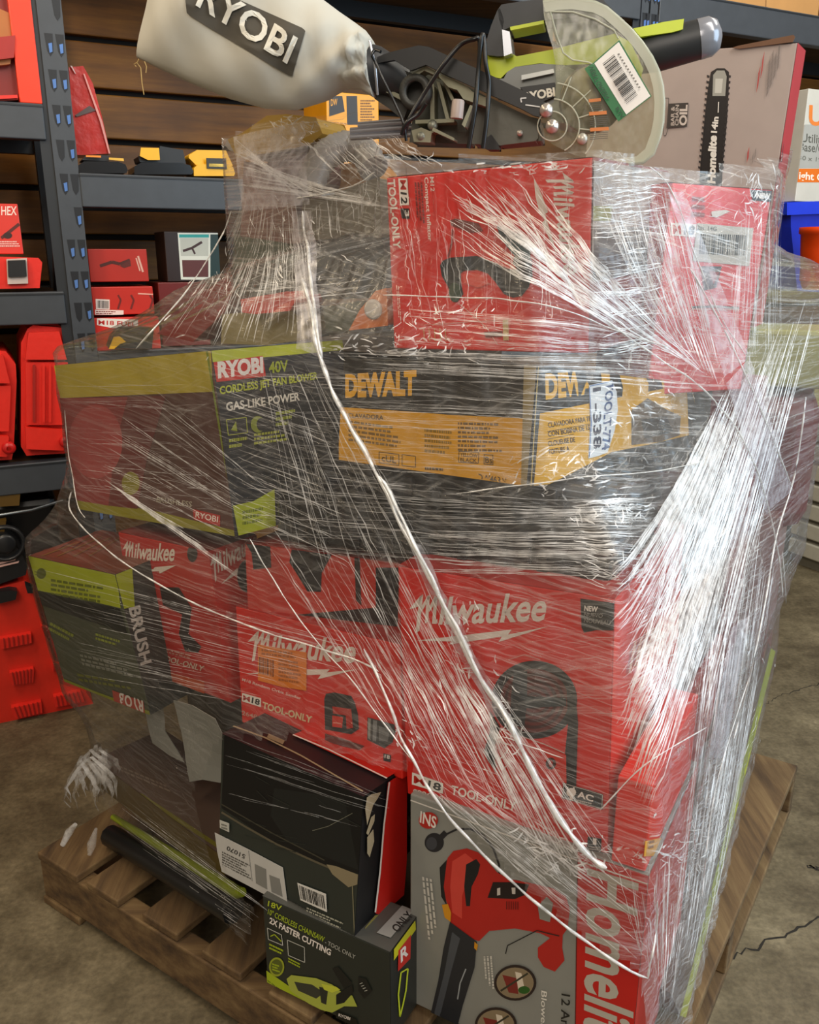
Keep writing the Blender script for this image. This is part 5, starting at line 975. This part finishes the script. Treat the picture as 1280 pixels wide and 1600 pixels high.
def inpoly(x, y, P):
    c = False
    for i in range(len(P)):
        (x1, y1), (x2, y2) = P[i - 1], P[i]
        if (y1 > y) != (y2 > y) and x < (x2 - x1) * (y - y1) / (y2 - y1) + x1: c = not c
    return c
# openings of the film: where the photo shows the cartons bare
BARE = [[(300, 1240), (345, 1150), (480, 1150), (632, 1210), (640, 1190), (730, 1300), (830, 1397), (920, 1470), (1004, 1523), (1010, 1950), (300, 1950), (395, 1420), (330, 1345)]]
TOPCUT = [(-200, -500), (1500, -500), (1500, 160), (1215, 240), (1180, 262), (1045, 262), (1000, 250), (918, 238), (830, 246), (760, 238), (690, 250), (600, 240), (560, 205), (470, 178), (420, 186), (362, 214), (300, 214)]
fv, ff, haze, uvs = [], [], [], []
idx = {}
def hz_at(x, y, v):
    """number of film layers, by place round the pile: thick on the right-hand side, thin at the lower left"""
    h = .12 + .0 * x
    a = math.atan2(v.y - FC[1], v.x - FC[0])
    right = max(0, math.cos(a - math.radians(-20)))
    h += .32 * right ** 2
    h += .09 * max(0, 1 - abs(v.z - 1.0) / .35) 
    if v.x < -.02 and v.z > 1.22: h += .22
    if v.x < -.25 and v.z < .75: h *= .75
    return h
for i in range(len(ZL)):
    for a in range(NA):
        v = SH[i][a]; idx[i, a] = len(fv); fv.append(v); haze.append(hz_at(0, 0, v))
film_f = []
for i in range(len(ZL) - 1):
    for a in range(NA):
        q = [idx[i, a], idx[i, (a + 1) % NA], idx[i + 1, (a + 1) % NA], idx[i + 1, a]]
        if min(R_[i, a], R_[i + 1, a], R_[i, (a + 1) % NA]) < .02: continue
        c = (fv[q[0]] + fv[q[2]]) / 2; n = (fv[q[1]] - fv[q[0]]).cross(fv[q[3]] - fv[q[0]])
        film_f.append(q)
        x, y = project(c); facing = n.dot(CAM - c) > 0
        if facing and any(inpoly(x, y, P) for P in BARE): continue
        if inpoly(x, y, TOPCUT): continue
        if c.z < .20 and not facing: continue
        ff.append((q, a))
FILM = bpy.data.materials.new('stretch_film'); FILM.use_nodes = True; nt = FILM.node_tree; nt.nodes.clear(); N = nt.nodes.new; L_ = nt.links.new
out = N('ShaderNodeOutputMaterial'); tr = N('ShaderNodeBsdfTransparent'); tr.inputs[0].default_value = (.97, .965, .955, 1)
uv = N('ShaderNodeUVMap'); uv.uv_map = 'wrap'
def streak(sx, sy, rotz, lo, hi):
    mp = N('ShaderNodeMapping'); mp.inputs['Rotation'].default_value = (0, 0, rotz); mp.vector_type = 'POINT'; mp2 = N('ShaderNodeMapping'); mp2.inputs['Scale'].default_value = (sx, sy, 1)
    L_(uv.outputs[0], mp.inputs[0]); L_(mp.outputs[0], mp2.inputs[0]); n = N('ShaderNodeTexNoise'); n.inputs['Scale'].default_value = 1; n.inputs['Detail'].default_value = 5; n.inputs['Roughness'].default_value = .7; n.inputs['Distortion'].default_value = .15
    L_(mp2.outputs[0], n.inputs['Vector']); mr = N('ShaderNodeMapRange'); mr.inputs[1].default_value = lo; mr.inputs[2].default_value = hi; L_(n.outputs['Fac'], mr.inputs[0]); return n, mr
s1, m1 = streak(4, 190, .10, .50, .78); s2, m2_ = streak(5, 150, -.35, .54, .82); s3, m3 = streak(3, 4, 0, .35, .7)
ad = N('ShaderNodeMath'); ad.operation = 'MAXIMUM'; L_(m1.outputs[0], ad.inputs[0]); L_(m2_.outputs[0], ad.inputs[1])
hat = N('ShaderNodeAttribute'); hat.attribute_name = 'layers'
f1 = N('ShaderNodeMath'); f1.operation = 'MULTIPLY_ADD'; f1.inputs[1].default_value = 1.5; f1.inputs[2].default_value = .30; L_(ad.outputs[0], f1.inputs[0])
f1b = N('ShaderNodeMath'); f1b.operation = 'MULTIPLY_ADD'; f1b.inputs[1].default_value = .9; f1b.inputs[2].default_value = .5; L_(m3.outputs[0], f1b.inputs[0])
f2 = N('ShaderNodeMath'); f2.operation = 'MULTIPLY'; L_(f1.outputs[0], f2.inputs[0]); L_(hat.outputs['Fac'], f2.inputs[1])
f3 = N('ShaderNodeMath'); f3.operation = 'MULTIPLY'; f3.use_clamp = True; L_(f2.outputs[0], f3.inputs[0]); L_(f1b.outputs[0], f3.inputs[1])
df = N('ShaderNodeBsdfDiffuse'); df.inputs[0].default_value = (.86, .84, .81, 1); gl = N('ShaderNodeBsdfGlossy'); gl.inputs['Roughness'].default_value = .36; gl.inputs[0].default_value = (1, 1, 1, 1)
bp = N('ShaderNodeBump'); bp.inputs['Strength'].default_value = .8; bp.inputs['Distance'].default_value = .003; L_(ad.outputs[0], bp.inputs['Height']); L_(bp.outputs[0], gl.inputs['Normal'])
mg = N('ShaderNodeMixShader'); mg.inputs[0].default_value = .45; L_(df.outputs[0], mg.inputs[1]); L_(gl.outputs[0], mg.inputs[2])
ms = N('ShaderNodeMixShader'); L_(f3.outputs[0], ms.inputs[0]); L_(tr.outputs[0], ms.inputs[1]); L_(mg.outputs[0], ms.inputs[2])
g2 = N('ShaderNodeBsdfGlossy'); g2.inputs['Roughness'].default_value = .10; L_(bp.outputs[0], g2.inputs['Normal']); fz = N('ShaderNodeFresnel'); fz.inputs[0].default_value = 1.35
fzm = N('ShaderNodeMath'); fzm.operation = 'MULTIPLY'; fzm.inputs[1].default_value = .45; L_(fz.outputs[0], fzm.inputs[0]); ms2 = N('ShaderNodeMixShader'); L_(fzm.outputs[0], ms2.inputs[0]); L_(ms.outputs[0], ms2.inputs[1]); L_(g2.outputs[0], ms2.inputs[2]); L_(ms2.outputs[0], out.inputs[0])
wrap = thing('stretch_wrap', 'clear wrinkled stretch film wound round the whole pile of cartons on the pallet', 'plastic film', (FC[0], FC[1], .15))
used = sorted({k for q, a in ff for k in q}); rm = {k: i for i, k in enumerate(used)}
me = bpy.data.meshes.new('film'); me.from_pydata([tuple(fv[k]) for k in used], [], [[rm[k] for k in q] for q, a in ff]); me.materials.append(FILM)
at = me.attributes.new('layers', 'FLOAT', 'POINT'); at.data.foreach_set('value', [haze[k] for k in used])
ul = me.uv_layers.new(name='wrap'); W2 = []
for q, a in ff:
    for j, k in enumerate(q): W2 += [(a + (1 if j in (1, 2) else 0)) / NA * 3.6, fv[k].z]
ul.data.foreach_set('uv', W2); me.polygons.foreach_set('use_smooth', [True] * len(ff)); me.update()
fo = bpy.data.objects.new('film', me); COL.objects.link(fo); child(fo, wrap)
SB = BVHTree.FromPolygons([tuple(v) for v in fv], film_f)
def on_film(px, py, off=.003):
    d = ray(px, py).normalized(); h = SB.ray_cast(CAM, d)
    if h[0] is None: return None, None
    n = h[1]; n = n if n.dot(d) < 0 else -n
    return h[0] + n * off, n
def strandmat(name, dif, alpha, rough=.45, col=(.86, .85, .84, 1)):
    m = bpy.data.materials.new(name); m.use_nodes = True; nt = m.node_tree; nt.nodes.clear()
    o = nt.nodes.new('ShaderNodeOutputMaterial'); d = nt.nodes.new('ShaderNodeBsdfDiffuse'); d.inputs[0].default_value = col; g = nt.nodes.new('ShaderNodeBsdfGlossy'); g.inputs['Roughness'].default_value = rough
    t = nt.nodes.new('ShaderNodeBsdfTransparent'); a = nt.nodes.new('ShaderNodeMixShader'); a.inputs[0].default_value = 1 - dif; b = nt.nodes.new('ShaderNodeMixShader')
    n = nt.nodes.new('ShaderNodeTexNoise'); n.inputs['Scale'].default_value = 60; tc = nt.nodes.new('ShaderNodeTexCoord'); mr = nt.nodes.new('ShaderNodeMapRange'); mr.inputs[1].default_value = .3; mr.inputs[2].default_value = .7; mr.inputs[3].default_value = alpha * .35; mr.inputs[4].default_value = min(1, alpha * 1.5)
    nt.links.new(tc.outputs['Object'], n.inputs['Vector']); nt.links.new(n.outputs['Fac'], mr.inputs[0]); nt.links.new(mr.outputs[0], b.inputs[0])
    nt.links.new(d.outputs[0], a.inputs[1]); nt.links.new(g.outputs[0], a.inputs[2]); nt.links.new(t.outputs[0], b.inputs[1]); nt.links.new(a.outputs[0], b.inputs[2]); nt.links.new(b.outputs[0], o.inputs[0]); return m
S_HI, S_MD, S_LO = strandmat('film_ridge_bright', .68, .72), strandmat('film_ridge', .72, .40), strandmat('film_ridge_faint', .72, .2)
class Ribbons:
    def __init__(s): s.mb = MB()
    def add(s, pts, w, m, off=.004, n=14):
        """thin raised fold of film following pixel points over the shell; w in metres"""
        P = [Vector(p) for p in pts]; Lt = [0]
        for a, b in zip(P[:-1], P[1:]): Lt.append(Lt[-1] + (b - a).length)
        if Lt[-1] < 3: return
        V = []
        for k in range(n + 1):
            d = Lt[-1] * k / n; i = max(j for j in range(len(P) - 1) if Lt[j] <= d + 1e-6) if d < Lt[-1] else len(P) - 2
            q = P[i].lerp(P[i + 1], (d - Lt[i]) / max(1e-6, Lt[i + 1] - Lt[i])); h, nn = on_film(q.x, q.y, off)
            if h is None:
                if len(V) > 1: s._emit(V, w, m)
                V = []; continue
            V.append((h, nn))
        if len(V) > 1: s._emit(V, w, m)
    def _emit(s, V, w, m):
        # film stays taut: smooth the fold over hollows of the shell
        P = [v[0] for v in V]
        L, R2 = [], []
        for i, (h, nn) in enumerate(V):
            t = P[min(i + 1, len(P) - 1)] - P[max(0, i - 1)]
            if t.length < 1e-7: t = Vector((0, 0, 1))
            sd = t.normalized().cross((CAM - h).normalized() * .5 + nn * .5)
            if sd.length < 1e-5: sd = Vector((1, 0, 0))
            sd.normalize(); e = 1 if 0 < i < len(V) - 1 else .25
            L.append(h + sd * w * .5 * e); R2.append(h - sd * w * .5 * e)
        n = len(V); s.mb.add(L + R2, [(i, i + 1, n + i + 1, n + i) for i in range(n - 1)], m, True)
    def fan(s, A, B, n, w, m, mid=None, off=.004, jit=.04, cut=.5, seg=12):
        """n folds running from polyline A to polyline B (pixels), optionally through mid"""
        A = [Vector(a) for a in A]; B = [Vector(b) for b in B]; Mi = [Vector(a) for a in mid] if mid else None
        def smp(L, t): x = min(max(t, 0), 1) * (len(L) - 1); i = min(int(x), len(L) - 2); return L[i].lerp(L[i + 1], x - i)
        for k in range(n):
            t = rng.random(); a = smp(A, t + rng.normal() * jit); b = smp(B, t + rng.normal() * jit)
            pts = [a, smp(Mi, t + rng.normal() * jit * .5), b] if Mi else [a, b]
            u0 = rng.random() * cut; u1 = 1 - rng.random() * cut
            if u1 - u0 < .12: continue
            if Mi:
                pts = [Vector(((1 - u) ** 2 * pts[0] + 2 * u * (1 - u) * pts[1] + u * u * pts[2])) for u in np.linspace(u0, u1, 7)]
            else: pts = [a.lerp(b, u0), a.lerp(b, (u0 + u1) / 2) + Vector((rng.normal() * 1.2, rng.normal() * 1.2)), a.lerp(b, u1)]
            mm = m if not isinstance(m, (list, tuple)) else m[int(rng.integers(len(m)))]
            s.add(pts, w * rng.uniform(.5, 1.6), mm, off + rng.uniform(0, .003), seg)
rb = Ribbons(); px1 = .0010
# pillar, upper left
rb.fan([(365, 212), (372, 292)], [(470, 318), (545, 300), (640, 330)], 60, px1, [S_HI, S_MD, S_MD], cut=.25)
rb.fan([(380, 300), (470, 300)], [(240, 545), (505, 545)], 90, px1 * .9, [S_MD, S_LO, S_MD], mid=[(360, 400), (490, 420)], cut=.5)
rb.fan([(470, 320), (600, 265)], [(470, 420), (600, 330)], 30, px1, [S_LO, S_MD], cut=.4)
rb.fan([(440, 190), (600, 205)], [(560, 300), (700, 262)], 40, px1, [S_MD, S_LO], cut=.4)
rb.fan([(350, 450), (360, 500)], [(600, 425), (600, 470)], 22, px1, [S_LO, S_MD], cut=.6)
# inflator carton: rays running down right
rb.fan([(668, 352), (690, 285), (760, 262), (830, 262)], [(1085, 575), (1118, 600)], 95, px1, [S_HI, S_MD, S_HI, S_MD], mid=[(860, 470), (930, 430)], cut=.45)
rb.fan([(690, 300), (800, 300)], [(905, 445), (920, 500)], 55, px1 * 1.1, [S_HI, S_HI, S_MD], cut=.35)
rb.fan([(600, 290), (900, 270)], [(640, 520), (900, 520)], 70, px1 * .7, [S_LO, S_LO, S_MD], cut=.8)
rb.fan([(600, 540), (620, 480)], [(1040, 560), (1060, 520)], 60, px1 * .8, [S_LO, S_MD], cut=.7)
# right top: dense rays converging to the pinch
rb.fan([(925, 265), (1060, 280)], [(1060, 560), (1130, 615)], 130, px1 * .9, [S_HI, S_MD, S_MD, S_LO], mid=[(960, 430), (1090, 450)], cut=.5)
rb.fan([(918, 270), (918, 560)], [(1046, 262), (1046, 545)], 150, px1 * .9, [S_MD, S_HI, S_LO], cut=.5)
rb.fan([(1050, 300), (1060, 520)], [(1200, 340), (1160, 560)], 70, px1 * .8, [S_LO, S_MD], cut=.8)
rb.fan([(1150, 330), (1215, 310)], [(1130, 600), (1215, 560)], 60, px1, [S_MD, S_LO], cut=.5)
# big sweep from the right shoulder down left
rb.fan([(1108, 640), (1262, 450)], [(945, 900), (985, 1230)], 260, px1 * 1.2, [S_HI, S_MD, S_MD, S_LO], mid=[(1040, 800), (1130, 900)], cut=.5)
rb.fan([(1120, 620), (1272, 480)], [(1010, 860), (1100, 1150)], 170, px1 * 1.3, [S_HI, S_MD, S_LO], cut=.5)
rb.fan([(1040, 820), (1200, 700)], [(965, 1130), (1010, 1290)], 150, px1 * 1.2, [S_MD, S_HI, S_LO], mid=[(1010, 1000), (1090, 1020)], cut=.5)
rb.fan([(1120, 820), (1215, 820)], [(1030, 1560), (1100, 1480)], 140, px1 * 1.2, [S_MD, S_LO, S_LO], mid=[(1070, 1200), (1170, 1150)], cut=.6)
rb.fan([(960, 1340), (1080, 1330)], [(1010, 1520), (1040, 1590)], 70, px1, [S_MD, S_LO, S_HI], cut=.6)
rb.fan([(965, 960), (965, 1140)], [(1090, 890), (1080, 1050)], 70, px1 * 1.3, [S_MD, S_LO], cut=.6)
# centre: near level streaks over the yellow carton and the black case
rb.fan([(340, 560), (360, 850)], [(1040, 580), (1030, 905)], 190, px1 * .7, [S_LO, S_LO, S_MD], cut=.85)
rb.fan([(520, 545), (530, 575)], [(1120, 560), (1110, 610)], 70, px1 * .8, [S_MD, S_LO], cut=.7)
rb.fan([(640, 790), (640, 890)], [(1035, 790), (1020, 905)], 90, px1 * .9, [S_LO, S_MD, S_MD], cut=.6)
rb.fan([(880, 780), (900, 900)], [(1035, 770), (960, 930)], 50, px1, [S_HI, S_MD], cut=.4)
rb.fan([(640, 900), (630, 1180)], [(955, 950), (950, 1320)], 90, px1 * .55, [S_LO, S_LO], cut=.85)
# rays crossing the sander and fan cartons down right
rb.fan([(400, 830), (620, 800)], [(640, 1190), (860, 1330)], 70, px1, [S_MD, S_LO, S_LO], cut=.5, jit=.03)
rb.fan([(560, 960), (640, 900)], [(700, 1260), (900, 1330)], 38, px1, [S_HI, S_MD, S_LO], cut=.4)
rb.fan([(700, 1050), (760, 1050)], [(860, 1380), (990, 1370)], 55, px1 * 1.1, [S_MD, S_HI, S_LO], cut=.4)
rb.fan([(660, 1220), (700, 1180)], [(1000, 1515), (1015, 1400)], 60, px1, [S_MD, S_LO], cut=.5)
# left cartons
rb.fan([(100, 600), (130, 800)], [(330, 600), (375, 840)], 80, px1 * .6, [S_LO, S_LO, S_MD], cut=.8)
rb.fan([(120, 740), (240, 600)], [(370, 850), (420, 760)], 50, px1 * .8, [S_LO, S_MD], cut=.6)
rb.fan([(150, 740), (180, 760)], [(400, 920), (300, 830)], 18, px1, [S_MD, S_HI], cut=.3)
rb.fan([(60, 870), (120, 1050)], [(620, 1020), (380, 1100)], 90, px1 * .7, [S_LO, S_LO, S_MD], cut=.7)
rb.fan([(330, 560), (345, 800)], [(520, 620), (560, 900)], 60, px1 * .8, [S_LO, S_MD], cut=.6)
rb.fan([(400, 570), (500, 560)], [(470, 930), (700, 900)], 40, px1 * .9, [S_LO, S_MD], cut=.5)
rb.fan([(180, 1230), (170, 1320)], [(430, 1420), (420, 1480)], 26, px1 * .9, [S_MD, S_LO], cut=.4)
rb.fan([(350, 1135), (345, 1240)], [(620, 1240), (600, 1300)], 40, px1 * .6, [S_LO], cut=.8)
k = child(rb.mb.build('wrinkles'), wrap); k['kind'] = 'stuff'
# crinkles: short bright flecks where the film is gathered
rb = Ribbons()
for cx, cy, sx, sy, n, ang, sp_ in ((870, 262, 130, 10, 60, -.1, .5), (960, 800, 60, 26, 60, .4, .9), (985, 900, 40, 22, 60, -.5, .7), (1180, 300, 30, 40, 60, 1.2, .8), (720, 1000, 20, 60, 50, 1.1, .6), (790, 1120, 26, 60, 60, 1.1, .8), (880, 1330, 90, 30, 110, .5, .9),
    (1040, 1330, 60, 26, 60, -.2, .8), (700, 500, 90, 40, 60, .3, 1.5), (880, 740, 90, 26, 70, -.4, .6), (580, 545, 90, 10, 40, 0, .4), (480, 190, 60, 14, 50, .6, .6), (440, 380, 60, 60, 40, 1.4, .4), (660, 540, 60, 20, 30, .1, .8), (1000, 640, 60, 40, 40, .2, .6), (330, 450, 60, 60, 30, 1.9, .4), (1100, 1000, 60, 80, 60, 1.9, .4), (1180, 1130, 26, 90, 30, 1.9, .4), (640, 1140, 20, 30, 20, 1, .5)):
    for _ in range(n):
        x, y = rng.normal(cx, sx * .6), rng.normal(cy, sy * .6); a = rng.normal(ang, sp_); l = rng.uniform(4, 22)
        if any(inpoly(x, y, P) for P in BARE) or inpoly(x, y, TOPCUT): continue
        rb.add([(x, y), (x + l * .5 * math.cos(a) + rng.normal(), y + l * .5 * math.sin(a) + rng.normal()), (x + l * math.cos(a), y + l * math.sin(a))], rng.uniform(.0006, .0024), [S_HI, S_MD][int(rng.integers(2))], .006, 4)
k = child(rb.mb.build('crinkles'), wrap); k['kind'] = 'stuff'
# twisted strands and folded edges
STR = strandmat('film_strand', .75, .72, .2, (.88, .88, .86, 1))
def strand(pts, r, off=.009, m=STR, name='twisted_strand'):
    P = [on_film(q[0], q[1], off)[0] for q in spline([Vector(p) for p in pts], 7)]; P = [p for p in P if p is not None]
    if len(P) < 3: return
    for _ in range(2): P = [P[0]] + [(P[i - 1] + P[i] * 2 + P[i + 1]) / 4 for i in range(1, len(P) - 1)] + [P[-1]]
    m_ = MB(); rr = [r * (.55 + .45 * abs(math.sin(i * .7))) for i in range(len(P))]; rr[0] = rr[-1] = r * .3; m_.tube(P, rr, m, 7); child(m_.build(name), wrap)
strand([(478, 440), (492, 500), (505, 560), (540, 645), (600, 755), (650, 855), (700, 945), (745, 1030)], .0036)
strand([(600, 745), (655, 850), (710, 960), (765, 1065), (812, 1150)], .0030, .012)
strand([(700, 945), (740, 1030), (795, 1120), (840, 1210), (900, 1310), (950, 1350)], .0045)
strand([(575, 1010), (620, 1120), (665, 1215), (730, 1300), (830, 1395), (920, 1465), (1004, 1522)], .0024)
strand([(1004, 1522), (1012, 1480), (1020, 1400)], .0016)
strand([(118, 770), (116, 798), (150, 840), (200, 878), (300, 935), (420, 985), (520, 1015), (600, 1050)], .0016)
strand([(108, 640), (115, 720), (128, 790), (140, 810)], .0010)
strand([(395, 840), (440, 915), (500, 1000), (570, 1085), (650, 1190)], .0012)
strand([(220, 545), (290, 470), (345, 390), (368, 330)], .0016)
strand([(480, 330), (486, 400), (494, 480), (506, 560)], .0028)
strand([(600, 466), (700, 470), (790, 474), (870, 490), (950, 515), (1040, 545)], .0010)
strand([(720, 770), (860, 752), (1000, 740), (1090, 722)], .0010)
strand([(940, 500), (1010, 555), (1080, 600), (1130, 650), (1170, 720), (1195, 800), (1210, 870), (1216, 930)], .0014)
strand([(1070, 420), (1110, 490), (1150, 570), (1190, 660), (1232, 765)], .0014)
strand([(1252, 620), (1235, 740), (1205, 840), (1190, 930), (1165, 1050), (1140, 1150)], .0018)
strand([(1215, 860), (1222, 940), (1225, 1010)], .0008)
strand([(940, 1260), (1010, 1190), (1098, 1130)], .0010)
strand([(1098, 1130), (1100, 1060), (1105, 1000)], .0008)
strand([(790, 1148), (840, 1165), (885, 1180)], .0008)
strand([(590, 270), (560, 290), (500, 305), (470, 310)], .0012)
strand([(1165, 1050), (1120, 1190), (1100, 1290), (1090, 1400)], .0010)
strand([(1010, 262), (1045, 300), (1080, 400), (1120, 500), (1160, 560)], .0010)
# folded flaps: extra taut layers of film
FLAP = strandmat('film_flap', .75, .30, .3, (.74, .72, .78, 1))
def flap(quad, n, lay):
    A, B, C_, D = [Vector(q) for q in quad]; V = []; uvv = []
    for i in range(n + 1):
        for j in range(n + 1):
            q = A.lerp(B, i / n).lerp(D.lerp(C_, i / n), j / n); h, _ = on_film(q.x, q.y, .008)
            if h is None: return
            V.append(h); uvv.append((i / n, j / n))
    F_ = [(i * (n + 1) + j, (i + 1) * (n + 1) + j, (i + 1) * (n + 1) + j + 1, i * (n + 1) + j + 1) for i in range(n) for j in range(n)]
    me = bpy.data.meshes.new('flap'); me.from_pydata([tuple(v) for v in V], [], F_); me.materials.append(FLAP); a = me.attributes.new('layers', 'FLOAT', 'POINT'); a.data.foreach_set('value', [lay] * len(V))
    u = me.uv_layers.new(name='wrap'); u.data.foreach_set('uv', [c for f in F_ for k in f for c in (uvv[k][0] * .3, uvv[k][1] * .3)]); me.polygons.foreach_set('use_smooth', [True] * len(F_))
    o = bpy.data.objects.new('film_flap', me); COL.objects.link(o); child(o, wrap)
flap([(1128, 600), (1165, 560), (1232, 765), (1190, 800)], 8, .9)
flap([(1040, 300), (1062, 300), (1165, 560), (1125, 590)], 8, .6)
flap([(462, 330), (492, 330), (508, 560), (470, 545)], 8, .7)
flap([(1135, 980), (1165, 960), (1125, 1180), (1100, 1180)], 6, .6)
flap([(640, 845), (660, 850), (800, 1120), (770, 1120)], 8, .6)
flap([(370, 215), (480, 190), (490, 320), (385, 330)], 8, .45)
# gathered tail at the lower left, crumpled
m = MB(); c0 = Vector(at_y(140, 1225, 1.45)); V = []; r = random.Random(5)
for s_ in range(34):
    a0 = r.uniform(-.9, .9); L = r.uniform(.06, .11); st = c0 + Vector((r.uniform(-.01, .03), r.uniform(-.03, .03), r.uniform(.03, .07)))
    pts = []
    for k in range(7):
        t = k / 6; pts.append(st + Vector((math.sin(a0) * .055 * math.sin(t * 2.2) + r.uniform(-.004, .004), math.cos(a0 * 2) * .02 * t, -L * t)))
    L_a = [p + Vector((.009 * math.sin(3.14 * min(1, .2 + i / 6)), .003, .0)) for i, p in enumerate(pts)]
    m.add(pts + L_a, [(i, i + 1, 7 + i + 1, 7 + i) for i in range(6)], S_MD if s_ % 3 else S_LO, True)
k = child(m.build('gathered_tail'), wrap)
m = MB(); m.tube([at_y(118, 1288, 1.42), at_y(108, 1300, 1.42), at_y(98, 1320, 1.42)], [.004, .008, .005], S_MD, 8); m.tube([at_y(150, 1295, 1.40), at_y(143, 1320, 1.40), at_y(140, 1335, 1.40)], [.003, .009, .004], S_LO, 8); child(m.build('loose_end'), wrap)
